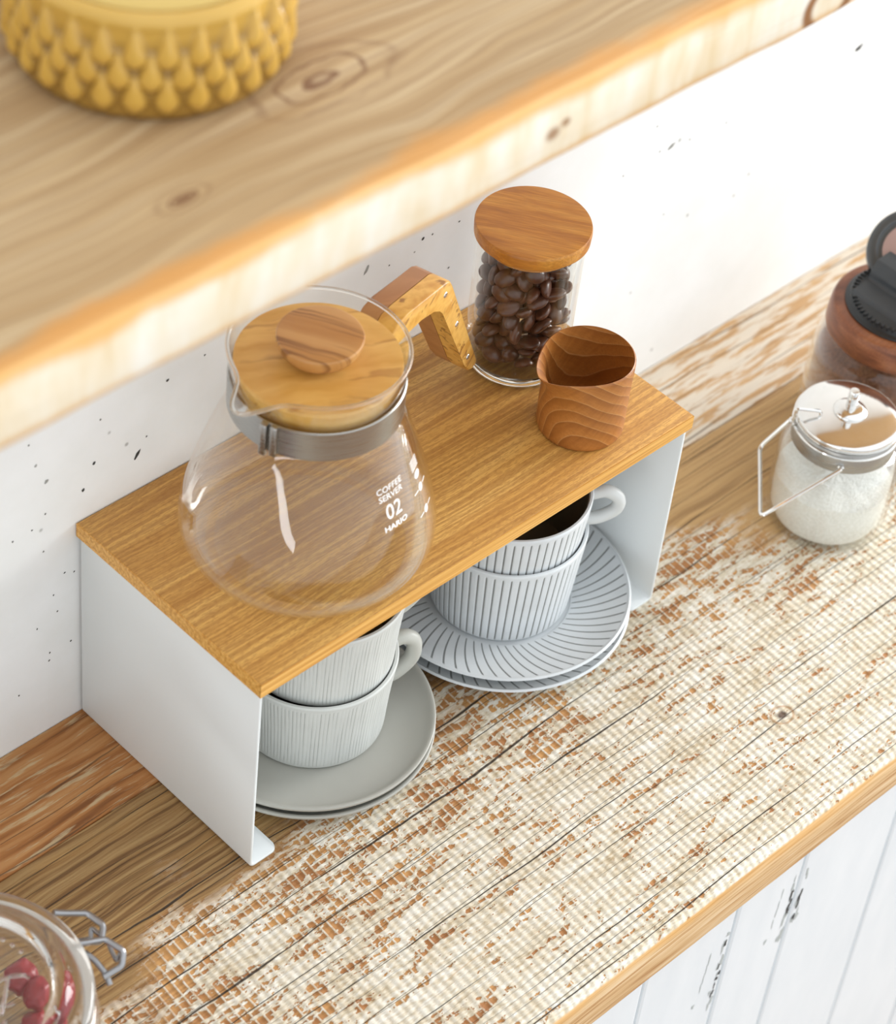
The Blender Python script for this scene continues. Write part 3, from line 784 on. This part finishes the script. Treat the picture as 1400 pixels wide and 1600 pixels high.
tl = smooth_prof([(0.0, 0.0905), (0.015, 0.0905), (0.0285, 0.0904), (0.0302, 0.0896), (0.0305, 0.0880), (0.0303, 0.0845), (0.0297, 0.0825), (0.0250, 0.0823)], 3)
obj('lid', lathe(tl + [(0.0245, 0.0770), (0.0, 0.0770)], 96), M['teak_lid'], jar, angle=45)

def bean_mesh():
    bm = bmesh.new(); nu, nv = 18, 10
    a, b, c = 0.0062, 0.0047, 0.0036
    rings = []
    for j in range(1, nv):
        th = PI*j/nv; ring = []
        for i in range(nu):
            ph = 2*PI*i/nu
            x = a*math.cos(th); s = math.sin(th)**0.9
            y = b*s*math.cos(ph); z = c*s*math.sin(ph)
            if z < 0:
                z *= 0.55                                     # flat side
                gr = math.exp(-(y/(0.0007))**2)*math.exp(-(x/0.0052)**4)
                z += 0.0012*gr
            ring.append(bm.verts.new((x, y, z)))
        rings.append(ring)
    p0 = bm.verts.new((a, 0, 0)); p1 = bm.verts.new((-a, 0, 0))
    for i in range(nu):
        k = (i+1) % nu
        bm.faces.new((p0, rings[0][i], rings[0][k])); bm.faces.new((p1, rings[-1][k], rings[-1][i]))
        for A, B in zip(rings[:-1], rings[1:]): bm.faces.new((A[i], B[i], B[k], A[k]))
    # pale seam of chaff in the crease
    for f in bm.faces: f.material_index = 0
    pts = []
    for j in range(9):
        u = -0.0048+0.0096*j/8; s = math.sqrt(max(0, 1-(u/a)**2))
        pts.append(Vector((u, 0.0004*math.sin(u*700), -c*0.55*s+0.0007)))
    n0 = len(bm.faces); add_tube(bm, pts, 0.00035, 6)
    bm.faces.ensure_lookup_table()
    for f in bm.faces[n0:]: f.material_index = 1
    return bm
def fill_beans(n, R, z0, ztop):
    rnd = random.Random(11); placed = []; rs = 0.0041
    for it in range(n):
        best = None
        for tr in range(70):
            rr = R*math.sqrt(rnd.random()); a = rnd.uniform(0, 2*PI); x, y = rr*math.cos(a), rr*math.sin(a)
            z = z0+rs
            for (px, py, pz) in placed:
                d2 = (x-px)**2+(y-py)**2
                if d2 < (2*rs)**2:
                    z = max(z, pz+math.sqrt((2*rs)**2-d2))
            if best is None or z < best[2]: best = (x, y, z)
        if best[2] > ztop: break
        placed.append(best)
    return placed
proto = None
LAB = 'dark roasted coffee bean in the heap inside the teak lidded glass jar'
bp = fill_beans(300, 0.0200, 0.0072, 0.0730)
rnd = random.Random(5)
for (x, y, z) in bp:
    if math.hypot(x, y) < 0.0100 and z < 0.0600: continue        # buried deep: never seen
    if proto is None:
        proto = obj('coffee_bean', bean_mesh(), [M['bean'], M['bean_seam']]); tag(proto, LAB, 'coffee bean', 'coffee beans in the jar'); b = proto
    else:
        b = proto.copy(); COL.objects.link(b)
    b.location = (JX+x, JY+y, H+z)
    b.rotation_euler = (rnd.uniform(0, 2*PI), rnd.gauss(0, 0.5), rnd.uniform(0, 2*PI))

# ------------------------------------------------------------------ wooden creamer
CX_, CY_ = 0.2478, 0.0335
SPC = math.radians(178)
def cream_fn(a, r, z, i):
    k = max(0.0, (z-0.024)/0.023)
    da = (a-SPC+PI) % (2*PI) - PI
    if r < 0.005: return (r*math.cos(a), r*math.sin(a), z)
    rr = r + 0.0120*k*k*math.exp(-(abs(da)/0.52)**1.5)
    zz = z + 0.0012*k*math.exp(-(da/0.5)**2)
    return (rr*math.cos(a), rr*math.sin(a), zz)
cp = smooth_prof([(0.0, 0.0004), (0.016, 0.0003), (0.0205, 0.0), (0.0226, 0.0014), (0.0230, 0.006), (0.0231, 0.022), (0.0233, 0.036), (0.0236, 0.0455), (0.0232, 0.0468), (0.0224, 0.0464),
                  (0.0212, 0.036), (0.0209, 0.022), (0.0205, 0.010), (0.0180, 0.0062), (0.010, 0.0052), (0.0, 0.005)], 3)
cr = obj('milk_pitcher', lathe(cp, 96, False, cream_fn), M['teak_cup'], loc=(CX_, CY_, H), angle=70)
tag(cr, 'small turned wooden pouring cup with a pointed lip at the rack front corner', 'pitcher')

# ------------------------------------------------------------------ cups and saucers
def make_saucer(name, lab, r, mat, group, ribbed):
    if ribbed:
        pr = [(0.0, 0.0042), (0.030, 0.0042), (0.0395, 0.0044), (0.0402, 0.0050), (0.0412, 0.0052), (0.050, 0.0066), (0.060, 0.0090), (r-0.0022, 0.0124), (r-0.0006, 0.0132), (r, 0.0128), (r-0.0003, 0.0116),
              (0.060, 0.0066), (0.048, 0.0034), (0.0425, 0.0020), (0.0415, 0.0), (0.0385, 0.0), (0.0375, 0.0018), (0.0, 0.0018)]
    else:
        pr = [(0.0, 0.0036), (0.030, 0.0036), (0.045, 0.0040), (0.056, 0.0052), (0.0625, 0.0078), (r-0.0022, 0.0112), (r-0.0005, 0.0116), (r, 0.0108), (r-0.0012, 0.0086), (0.0610, 0.0044), (0.052, 0.0016), (0.044, 0.0008), (0.043, 0.0), (0.0395, 0.0), (0.0385, 0.0012), (0.0, 0.0012)]
    lift = 0.0028 if ribbed else 0.0024                     # height of the foot ring
    pr = [(r_, z_+lift if z_ > 0 else 0.0) for r_, z_ in pr]
    o = obj(name, lathe(smooth_prof(pr, 3), 120), mat, angle=60)
    return tag(o, lab, 'saucer', group)
def make_cup(name, lab, prof_out, th, nrib, amp, zr, mat, mat_h, ha, group, hh):
    t = thing(name, lab, 'cup', (0,0,0), 0, group)
    po = smooth_prof(prof_out, 4)
    def fn(a, r, z, i):
        if i < len(po) and zr[0] < z < zr[1] and r > 0.03:
            r = r - amp*max(0.0, 1-abs(((a*nrib/(2*PI)) % 1.0)-0.5)/0.16)
        return (r*math.cos(a), r*math.sin(a), z)
    pi_ = inner_of(po, th)
    zi = [p for p in pi_ if p[1] > th+0.002 and p[0] > 0.02]
    top = po[-1]
    prof = po + [(top[0]-th*0.25, top[1]+th*0.35), (top[0]-th*0.75, top[1]+th*0.35)]
    nout = len(prof)
    inn_ = [p for p in zi[::-1] if p[1] < top[1]]
    prof_in = inn_ + [(inn_[-1][0]-0.004, th+0.0018), (0.0, th+0.0012)]
    bm = lathe(prof+prof_in, nrib*(6 if nrib < 100 else 5), False, fn)
    # interior glaze
    for f in bm.faces:
        c = f.calc_center_median(); rr = math.hypot(c.x, c.y)
        f.material_index = 0
    bm.faces.ensure_lookup_table()
    zmin_in = th+0.0010
    for f in bm.faces:
        c = f.calc_center_median(); rr = math.hypot(c.x, c.y)
        ro = None
        for (r0, z0), (r1, z1) in zip(po[:-1], po[1:]):
            if z1 > z0 and z0 <= c.z <= z1: ro = r0+(r1-r0)*(c.z-z0)/(z1-z0)
        if ro is not None and c.z > zmin_in and c.z < top[1]-0.0012 and rr < ro-th*0.6: f.material_index = 1
    obj('body', bm, [mat, M['glaze_dark']], t, angle=50)
    # ear handle
    z1, z0, ext, rad = hh
    def rout(z):
        for (r0, za), (r1, zb) in zip(po[:-1], po[1:]):
            if zb > za and za <= z <= zb: return r0+(r1-r0)*(z-za)/(zb-za)
        return top[0]
    pts = [(rout(z1)-0.001, z1), (rout(z1)+ext*0.45, z1+0.0025), (rout(z1)+ext*0.88, z1-0.001), (rout(z1)+ext, z1-(z1-z0)*0.35), (rout(z1)+ext*0.86, z1-(z1-z0)*0.65), (rout(z0)+ext*0.45, z0+0.001), (rout(z0)-0.001, z0)]
    sp = []
    P = [Vector((r*math.cos(ha), r*math.sin(ha), z)) for r, z in pts]
    for i in range(len(P)-1):
        p0 = P[max(i-1,0)]; p1 = P[i]; p2 = P[i+1]; p3 = P[min(i+2,len(P)-1)]
        for k in range(5):
            q = k/5
            sp.append(0.5*((2*p1)+(-p0+p2)*q+(2*p0-5*p1+4*p2-p3)*q*q+(-p0+3*p1-3*p2+p3)*q**3))
    sp.append(P[-1])
    obj('handle', add_tube(bmesh.new(), sp, rad, 14), mat_h, t, angle=80)
    return t
# left stack
LX, LY = 0.0812, 0.0513
s1 = make_saucer('saucer', 'plain grey saucer under another at the bottom of the left stack', 0.0684, M['saucer_grey'], None, False)
s1.location = (LX+0.0005, LY, 0.0)
s2 = s1.copy(); COL.objects.link(s2); s2.location = (LX, LY, 0.0067); s2['label'] = 'plain grey saucer directly beneath the grey fluted cups'
gprof = [(0.0, 0.0012), (0.030, 0.0010), (0.0358, 0.0), (0.0380, 0.0010), (0.0389, 0.0040), (0.0395, 0.014), (0.0403, 0.026), (0.0414, 0.038), (0.0425, 0.0480), (0.0429, 0.0505)]
g1 = make_cup('cup', 'grey fluted stoneware cup standing on the plain grey saucers', gprof, 0.0026, 128, 0.00035, (0.004, 0.0488), M['cup_grey'], M['handle_grey'], math.radians(0), None, (0.0415, 0.0165, 0.0140, 0.0042))
g1.location = (LX+0.0040, LY, 0.0130); g1.rotation_euler.z = math.radians(-22)
g2 = dup(g1, (LX+0.0058, LY-0.0002, 0.0130+0.0465), math.radians(-18), 'grey fluted stoneware cup stacked on top of the left cup under the board')
# right stack
RX, RY = 0.2226, 0.0503
s3 = make_saucer('saucer', 'white ribbed saucer under another at the bottom of the right stack', 0.0722, M['saucer_white'], None, True)
s3.location = (RX, RY-0.0006, 0.0)
s4 = s3.copy(); COL.objects.link(s4); s4.location = (RX, RY, 0.0084); s4.rotation_euler.z = 0.03; s4['label'] = 'white ribbed saucer directly beneath the white ribbed cups'
wprof = [(0.0, 0.0012), (0.030, 0.0010), (0.0345, 0.0), (0.0372, 0.0008), (0.0385, 0.0030), (0.0394, 0.010), (0.0406, 0.023), (0.0418, 0.036), (0.0431, 0.0500), (0.0435, 0.0550)]
w1 = make_cup('cup', 'white ribbed stoneware cup standing on the ribbed saucers', wprof, 0.0024, 60, 0.0006, (0.002, 0.0525), M['cup_white'], M['handle_white'], math.radians(0), None, (0.0500, 0.0320, 0.0155, 0.0037))
w1.location = (RX, RY, 0.0159); w1.rotation_euler.z = math.radians(75)
w2 = dup(w1, (RX+0.0003, RY+0.001, 0.0159+0.0252), math.radians(-40), 'white ribbed stoneware cup nested in the cup on the ribbed saucers')

# ------------------------------------------------------------------ sugar jar
QX, QY = 0.4290, -0.0150
sj = thing('sugar_jar', 'small glass sugar jar with polished steel lid and wire bail handle', 'jar', (QX, QY, 0))
so = smooth_prof([(0.0, 0.0008), (0.024, 0.0005), (0.0300, 0.0), (0.0335, 0.0025), (0.0352, 0.008), (0.0356, 0.020), (0.0355, 0.040), (0.0348, 0.050), (0.0322, 0.0568), (0.0286, 0.0600), (0.0280, 0.0640), (0.0280, 0.0750)], 3)
si = inner_of(so, 0.0020); si[0] = (0.0, si[0][1])
obj('glass_body', lathe(so+[(0.0270, 0.0756)]+si[::-1], 96), M['glass'], sj, angle=70)
obj('collar', lathe([(0.0296,0.0600),(0.0299,0.0604),(0.0299,0.0735),(0.0296,0.0740),(0.0286,0.0740),(0.0285,0.0735),(0.0285,0.0604),(0.0286,0.0600)], 96, True), M['brushed'], sj)
sl = obj('lid', lathe(smooth_prof([(0.0, 0.0815), (0.010, 0.0813), (0.022, 0.0803), (0.0285, 0.0789), (0.0297, 0.0778), (0.0298, 0.0764), (0.0292, 0.0758), (0.0284, 0.0757), (0.0, 0.0757)], 3), 96), M['chrome'], sj, angle=60)
kn = lathe(smooth_prof([(0.0098, 0.0808), (0.0096, 0.0824), (0.0078, 0.0842), (0.0052, 0.0850), (0.0030, 0.0852)], 3) + [(0.0031, 0.0855), (0.0031, 0.0955), (0.0025, 0.0966), (0.0, 0.0968)], 48)
obj('knob', kn, M['chrome'], sl, angle=45)
bm = bmesh.new()
pts = [Vector((0.0302*math.cos(a), 0.0302*math.sin(a), 0.0712)) for a in [2*PI*k/72 for k in range(72)]]
add_tube(bm, pts, 0.0009, 8, True)
# latch hook bent over the lid edge
la = math.radians(150); e1 = Vector((math.cos(la), math.sin(la), 0)); e2 = Vector((-math.sin(la), math.cos(la), 0))
add_tube(bm, round_path([e1*0.0312-e2*0.004+Vector((0,0,0.0712)), e1*0.0318-e2*0.002+Vector((0,0,0.0852)), e1*0.0185+Vector((0,0,0.0835)), e1*0.0175+Vector((0,0,0.0812))], 0.002), 0.0010, 8)
obj('clip_ring', bm, M['chrome'], sj)
# swinging bail handle hangs out to the left
def L(x, y, z): return Vector((x-QX, y-QY, z))
bail = [L(0.4035, -0.0335, 0.0655), L(0.4022, -0.0345, 0.0655), L(0.3655, -0.0135, 0.0350), L(0.3840, 0.0040, 0.0400), L(0.4000, 0.0195, 0.0450), L(0.4110, 0.0110, 0.0655), L(0.4125, 0.0100, 0.0655)]
obj('bail_handle', add_tube(bmesh.new(), round_path(bail, 0.004, 6), 0.0012, 10), M['chrome'], sj)
for p in (bail[0], bail[-1]):
    d = Vector((p.x, p.y, 0)).normalized()
    b2 = lathe([(0.0, 0.0016), (0.0014, 0.0012), (0.0020, 0.0), (0.0014, -0.0012), (0.0, -0.0016)], 16)
    bmesh.ops.transform(b2, matrix=Matrix.Translation(Vector((d.x*0.0305, d.y*0.0305, 0.0655))), verts=b2.verts)
    obj('pivot', b2, M['chrome'], sj)
def heap_fn(a, r, z, i):
    if z > 0.02: z = z + 0.0022*noise.noise((r*math.cos(a)*60, r*math.sin(a)*60, 1.0)) + 0.0006*noise.noise((r*math.cos(a)*400, r*math.sin(a)*400, 1.0))
    return (r*math.cos(a), r*math.sin(a), z)
sug = obj('sugar', lathe([(0.0, 0.0034), (0.024, 0.0034), (0.0300, 0.0042), (0.0325, 0.0095), (0.0332, 0.020), (0.0332, 0.0330), (0.026, 0.0345), (0.020, 0.0352), (0.014, 0.0358), (0.007, 0.036), (0.0, 0.036)], 72, False, heap_fn), M['sugar'], loc=(QX, QY, 0))
tag(sug, 'coarse white sugar half filling the small glass jar', 'sugar', None, 'stuff')

# ------------------------------------------------------------------ coffee jar with black flip cap
KX, KY = 0.5110, 0.0150
kj = thing('coffee_jar', 'glass jar of ground coffee with brown wooden ring and black flip cap', 'jar', (KX, KY, 0.0006 if KY > 0.0745 else 0))
ko = smooth_prof([(0.0, 0.0008), (0.036, 0.0005), (0.0440, 0.0), (0.0470, 0.003), (0.0480, 0.010), (0.0482, 0.040), (0.0476, 0.060), (0.0450, 0.0700), (0.0405, 0.0750), (0.0385, 0.0775), (0.0385, 0.0840)], 3)
ki = inner_of(ko, 0.0022); ki[0] = (0.0, ki[0][1])
obj('glass_body', lathe(ko+[(0.0375, 0.0846)]+ki[::-1], 96), M['glass'], kj, angle=70)
ring = obj('wooden_ring', lathe(smooth_prof([(0.0330, 0.0965), (0.0400, 0.0963), (0.0420, 0.0950), (0.0432, 0.0900), (0.0438, 0.0810), (0.0432, 0.0796), (0.0415, 0.0792)], 3)+[(0.0392, 0.0792), (0.0392, 0.0852), (0.0330, 0.0852)], 96, True), M['walnut'], kj, angle=50)
cap = obj('black_cap', lathe(smooth_prof([(0.0, 0.1015), (0.020, 0.1015), (0.0300, 0.1012), (0.0318, 0.1003), (0.0330, 0.0985), (0.0352, 0.0978), (0.0356, 0.0970), (0.0352, 0.0966)], 3)+[(0.0328, 0.0966), (0.0326, 0.0860), (0.0, 0.0860)], 96), M['black_plastic'], kj, angle=40)
bm = bmesh.new()
for k in range(60):                                   # knurled edge of the cap
    a = 2*PI*k/60
    add_box(bm, (0.0292, -0.0006, 0.0992), (0.0322, 0.0006, 0.1018), 0, 1, Matrix.Rotation(a, 4, 'Z'))
obj('knurling', bm, M['black_plastic'], cap, smooth=False)
# angular thumb block with a slit
bm = bmesh.new()
prof = [(-0.0230, 0.1012), (-0.0200, 0.1030), (-0.0075, 0.1038), (-0.0060, 0.1052), (-0.0060, 0.1090), (-0.0020, 0.1160), (0.0100, 0.1165), (0.0120, 0.1140), (0.0120, 0.1012)]
fs = add_prism(bm, [Vector((p[0], -0.0190, p[1])) for p in prof], (0,0,0), (0, 0.0440, 0))
bmesh.ops.bevel(bm, geom=list(bm.edges), offset=0.0008, segments=2, profile=0.5, affect='EDGES')
blk = obj('thumb_block', bm, M['block_plastic'], cap, angle=40)
bm = bmesh.new(); add_box(bm, (-0.0064, -0.0170, 0.1040), (-0.0058, 0.0235, 0.1047))
obj('slit', bm, plain('slit_black', rgb(8, 9, 10), 0.8), blk, smooth=False)
# round flip lid standing open at the back
fl = lathe(smooth_prof([(0.0, 0.0012), (0.0150, 0.0012), (0.0185, 0.0014), (0.0190, 0.0026), (0.0230, 0.0030), (0.0250, 0.0022), (0.0252, 0.0), (0.0240, -0.0022), (0.0, -0.0026)], 3), 72)
nrm = Vector((-0.62, -0.10, 0.78)).normalized()
Rt = Matrix.Translation((0.0215, 0.0190, 0.1150)) @ nrm.to_track_quat('Z', 'Y').to_matrix().to_4x4()
bmesh.ops.transform(fl, matrix=Rt, verts=fl.verts)
fo = obj('flip_lid', fl, M['grey_plastic'], cap, angle=50)
ds = lathe([(0.0, 0.0016), (0.0150, 0.0016), (0.0160, 0.0013), (0.0, 0.0011)], 48)
bmesh.ops.transform(ds, matrix=Rt, verts=ds.verts)
obj('inner_disc', ds, plain('pink_reflection_disc', rgb(176,146,138), 0.25), fo)  # pinkish reflection painted in as the disc's colour
bm = bmesh.new(); add_box(bm, (0.012, 0.012, 0.0990), (0.026, 0.022, 0.1080), 0.0012, 2)
obj('hinge', bm, M['black_plastic'], cap)
gc = obj('ground_coffee', lathe([(0.0, 0.0034), (0.038, 0.0034), (0.0438, 0.0055), (0.0452, 0.012), (0.0454, 0.0540), (0.036, 0.0560), (0.026, 0.0570), (0.013, 0.058), (0.0, 0.058)], 64, False, heap_fn), M['grounds'], loc=(KX, KY, 0))
tag(gc, 'brown ground coffee filling the jar with the black flip cap', 'coffee', None, 'stuff')

# ------------------------------------------------------------------ clip top jar, lower left
PX, PY, PZ = -0.1850, -0.0175, 0.0
cj = thing('clip_top_jar', 'glass preserving jar with embossed glass lid and wire clip at the lower left', 'jar', (PX, PY, 0))
po_ = [(0.0, 0.001), (0.040, 0.0006), (0.0520, 0.0), (0.0570, 0.003)]
for k in range(5):
    z = 0.008+0.0125*k; po_ += [(0.0592, z), (0.0600, z+0.004), (0.0592, z+0.008), (0.0580, z+0.0103)]
po_ += [(0.0560, 0.0700), (0.0545, 0.0725), (0.0545, 0.0750)]
po_ = smooth_prof(po_, 3)
pin = inner_of(po_, 0.0026); pin[0] = (0.0, pin[0][1])
obj('glass_body', lathe(po_+[(0.0530, 0.0757)]+pin[::-1], 96), M['glass'], cj, angle=80)
lp = smooth_prof([(0.0, 0.0832), (0.020, 0.0832), (0.0375, 0.0834), (0.0392, 0.0856), (0.0410, 0.0876), (0.0440, 0.0880), (0.0468, 0.0862), (0.0500, 0.0846), (0.0540, 0.0850), (0.0570, 0.0835), (0.0578, 0.0808), (0.0570, 0.0786), (0.0540, 0.0778), (0.0480, 0.0776), (0.0420, 0.0790), (0.0380, 0.0785), (0.0, 0.0785)], 3)
cl_ = obj('lid', lathe(lp, 96), M['glass_thick'], cj, angle=80)
obj('seal', lathe([(0.0550,0.0758),(0.0555,0.0762),(0.0555,0.0772),(0.0550,0.0776),(0.0532,0.0776),(0.0528,0.0772),(0.0528,0.0762),(0.0532,0.0758)], 72, True), plain('seal_rubber', rgb(226,222,216), 0.4), cj)
# raised glass strokes and beads on the lid
bm = bmesh.new(); ZL = 0.0834
def arc(cx, cy, rx, ry, a0, a1, n=14): return [Vector((cx+rx*math.cos(a0+(a1-a0)*k/n), cy+ry*math.sin(a0+(a1-a0)*k/n), ZL)) for k in range(n+1)]
for c in (arc(0.010, 0.016, 0.011, 0.008, -1.2, 2.4), arc(0.004, 0.006, 0.009, 0.004, 0.2, 3.6), arc(0.017, -0.012, 0.010, 0.007, 0.0, 4.4), arc(0.004, -0.014, 0.006, 0.010, 1.0, 5.0),
          [Vector((-0.002, 0.022, ZL)), Vector((0.010, 0.010, ZL)), Vector((0.020, 0.012, ZL))], [Vector((0.006, -0.020, ZL)), Vector((0.020, -0.006, ZL)), Vector((0.027, -0.010, ZL))]):
    add_tube(bm, c, 0.0008, 8)
for k in range(7):
    a = 0.05+0.16*k
    b2 = bmesh.new(); bmesh.ops.create_uvsphere(b2, u_segments=10, v_segments=6, radius=0.0010)
    bmesh.ops.transform(b2, matrix=Matrix.Translation((0.0330*math.cos(a), 0.0330*math.sin(a), ZL)), verts=b2.verts)
    me = bpy.data.meshes.new('tmp'); b2.to_mesh(me); b2.free(); bm.from_mesh(me); bpy.data.meshes.remove(me)
obj('embossing', bm, M['glass_thick'], cl_, angle=80)
# wire clip: closing lever and locking loop on the right side
def P(x, y, z): return Vector((x-PX, y-PY, z))
bm = bmesh.new()
add_tube(bm, round_path([P(-0.1262, -0.0060, 0.0800), P(-0.1215, -0.0085, 0.0780), P(-0.1125, -0.0125, 0.0745), P(-0.1100, -0.0215, 0.0725), P(-0.1150, -0.0262, 0.0690), P(-0.1235, -0.0200, 0.0700)], 0.0018), 0.0015, 10)
add_tube(bm, round_path([P(-0.1290, -0.0270, 0.0810), P(-0.1245, -0.0285, 0.0795), P(-0.1158, -0.0298, 0.0755), P(-0.1125, -0.0390, 0.0735), P(-0.1168, -0.0432, 0.0700), P(-0.1265, -0.0420, 0.0690)], 0.0018), 0.0015, 10)
add_tube(bm, round_path([P(-0.1258, -0.0275, 0.0720), P(-0.1240, -0.0330, 0.0700), P(-0.1235, -0.0400, 0.0670), P(-0.1245, -0.0445, 0.0640)], 0.0018), 0.0014, 10)
add_tube(bm, round_path([P(-0.1245, -0.0180, 0.0690), P(-0.1165, -0.0205, 0.0670), P(-0.1140, -0.0175, 0.0700), P(-0.1120, -0.0270, 0.0680), P(-0.1140, -0.0320, 0.0680), P(-0.1160, -0.0385, 0.0680), P(-0.1130, -0.0375, 0.0710)], 0.0015), 0.0011, 10)
pts = [Vector((0.0555*math.cos(a), 0.0555*math.sin(a), 0.0712)) for a in [2*PI*k/72 for k in range(72)]]
obj('wire_clip', bm, M['wire'], cj)
rnd = random.Random(2)
def berry(name, mat, lab, sd):
    bm = bmesh.new(); bmesh.ops.create_icosphere(bm, subdivisions=4, radius=0.0085)
    for v in bm.verts: v.co *= 1+0.16*noise.noise(v.co*210+Vector((sd, 0, 0)))-0.10*abs(noise.noise(v.co*420+Vector((0, sd, 0))))
    return tag(obj(name, bm, mat), lab, 'berry', 'berries in the clip top jar')
kinds = [berry('dried_berry', M['berry'], 'wrinkled red dried berry seen through the clip top jar lid', 1.0), berry('dried_berry', M['berry_dark'], 'wrinkled blackish dried berry among red ones in the clip top jar', 5.0)]
used = set()
for k in range(34):
    a = rnd.uniform(0, 2*PI); r = 0.042*math.sqrt(rnd.random()); zb = 0.0125+0.011*(k % 4); q = 1 if k % 3 == 1 else 0
    b = kinds[q] if q not in used else kinds[q].copy()
    if q in used: COL.objects.link(b)
    used.add(q)
    b.location = (PX+r*math.cos(a), PY+r*math.sin(a), zb); b.rotation_euler = (rnd.uniform(0, 6), rnd.uniform(0, 6), rnd.uniform(0, 6))

# ------------------------------------------------------------------ amber bowl on the shelf
BX, BY, BZ = -0.0278, 0.0540, SHELF_Z1
bw = thing('lidded_bowl', 'amber glazed bowl with raised diamond relief and flat lid on the wall shelf', 'bowl', (BX, BY, BZ))
BR = 0.0550
def relief():
    bm = bmesh.new(); seg = 420; nz = 80; n = 28; rows = []
    z0, z1 = 0.0050, 0.0395
    prof = [(0.0, 0.0008), (0.040, 0.0004), (0.0490, 0.0), (0.0512, 0.0012), (0.0522, 0.0035)]
    for (r, z) in prof: rows.append((r, z, False))
    for j in range(nz+1): rows.append((0.0530, z0+(z1-z0)*j/nz, True))
    for (r, z) in ((0.0532, 0.0410), (0.0524, 0.0432), (0.0505, 0.0450), (0.0490, 0.0456), (0.0480, 0.0450), (0.0476, 0.0430), (0.0470, 0.0300), (0.0440, 0.0080), (0.030, 0.0050), (0.0, 0.0050)): rows.append((r, z, False))
    def fn(a, r, z, i):
        if rows[i][2]:
            best = 0.0; t = (z-z0)/(z1-z0)
            # drop-shaped bosses in three staggered rows, each with a small stud at its foot
            ph = 0.125
            for rowk, (zc, off) in enumerate(((0.0102, 0.0), (0.0198, 0.5), (0.0292, 0.0))):
                u = ((a*n/(2*PI)+off) % 1.0)-0.5; w = (z-zc)
                ww = w/0.0118 if w > 0 else w/0.0056
                wid = 0.45*(1-0.85*max(0, ww)) if w > 0 else 0.45*math.sqrt(max(0, 1-ww*ww))
                if abs(ww) < 1 and wid > 0.02:
                    q = abs(u)/wid
                    if q < 1:
                        best = max(best, (1-q**2)*(1-abs(ww)**2.2)**0.6*0.0036)
            u0 = ((a*n/(2*PI)) % 1.0)-0.5
            if abs(u0) < 0.16 and 0.0020 < z < 0.0075: best = max(best, 0.0016)
            r = r + best - 0.0010
        return (r*math.cos(a), r*math.sin(a), z)
    add_lathe(bm, [(r, z) for r, z, _ in rows], seg, False, fn)
    return bm
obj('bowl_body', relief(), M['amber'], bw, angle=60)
obj('lid', lathe(smooth_prof([(0.0, 0.0470), (0.020, 0.0470), (0.036, 0.0465), (0.0435, 0.0458), (0.0460, 0.0452), (0.0466, 0.0442), (0.0464, 0.0420), (0.0455, 0.0410), (0.0, 0.0410)], 3), 96), M['amber_in'], bw, angle=50)

# ------------------------------------------------------------------ light
def area(name, loc, target, sx, sy, power, col=(1,1,1)):
    l = bpy.data.lights.new(name, 'AREA'); l.shape = 'RECTANGLE'; l.size = sx; l.size_y = sy; l.energy = power; l.color = col
    o = bpy.data.objects.new(name, l); COL.objects.link(o); o.location = loc
    d = Vector(target)-Vector(loc); o.rotation_euler = d.to_track_quat('-Z', 'Z').to_euler()
    return o
area('window_daylight', (2.6, -0.58, 0.70), (0.15, 0.0, 0.08), 1.1, 1.2, 61, (1.0, 1.0, 0.995))
area('far_window_daylight', (-2.2, -0.80, -0.05), (0.1, 0.0, 0.1), 0.13, 1.5, 6, (0.95, 0.98, 1.0))
wd = bpy.data.worlds.new('room_light'); sc.world = wd; wd.use_nodes = True
wt_ = wd.node_tree; bg = wt_.nodes['Background']
# bright towards the window side and the ceiling, dimmer towards the inside of the room
tc = wt_.nodes.new('ShaderNodeTexCoord'); dp = wt_.nodes.new('ShaderNodeVectorMath'); dp.operation = 'DOT_PRODUCT'
dp.inputs[1].default_value = Vector((0.62, -0.22, 0.75)).normalized()
wt_.links.new(tc.outputs['Generated'], dp.inputs[0])
mr = wt_.nodes.new('ShaderNodeMapRange'); mr.interpolation_type = 'SMOOTHSTEP'
for i_, v_ in ((1, -0.75), (2, 0.85), (3, 0.76), (4, 1.54)): mr.inputs[i_].default_value = v_
wt_.links.new(dp.outputs['Value'], mr.inputs[0]); wt_.links.new(mr.outputs[0], bg.inputs[1])
bg.inputs[0].default_value = (0.92, 0.965, 1.0, 1)

# ------------------------------------------------------------------ camera
R = [[0.7182097529426855, -0.6900357247923843, 0.08958487198325152], [-0.43647775469002026, -0.5470354306114826, -0.7143104418363688], [0.5419058224809595, 0.47392292217823645, -0.6940714252836493]]
cam = bpy.data.cameras.new('camera'); co = bpy.data.objects.new('camera', cam); COL.objects.link(co)
m = Matrix.Identity(4)
for i in range(3):
    m[i][0] = R[0][i]; m[i][1] = -R[1][i]; m[i][2] = -R[2][i]
m[0][3], m[1][3], m[2][3] = -0.5703961067086959, -0.5996895227061174, 1.0598217633256908
co.matrix_world = m
cam.sensor_fit = 'AUTO'; cam.sensor_width = 36.0; cam.lens = 4150.4447*36.0/1600.0
cam.clip_start = 0.05; cam.clip_end = 20
cam.dof.use_dof = True; cam.dof.focus_distance = 1.35; cam.dof.aperture_fstop = 9.0
sc.camera = co

sc.view_settings.view_transform = 'Standard'; sc.view_settings.look = 'None'
sc.view_settings.exposure = 0.07; sc.view_settings.gamma = 1.0
try: sc.view_settings.use_curve_mapping = False
except Exception: pass
sc.cycles.max_bounces = 16; sc.cycles.transmission_bounces = 14; sc.cycles.transparent_max_bounces = 24; sc.cycles.glossy_bounces = 8
sc.cycles.use_denoising = True
sc.cycles.sample_clamp_indirect = 8.0
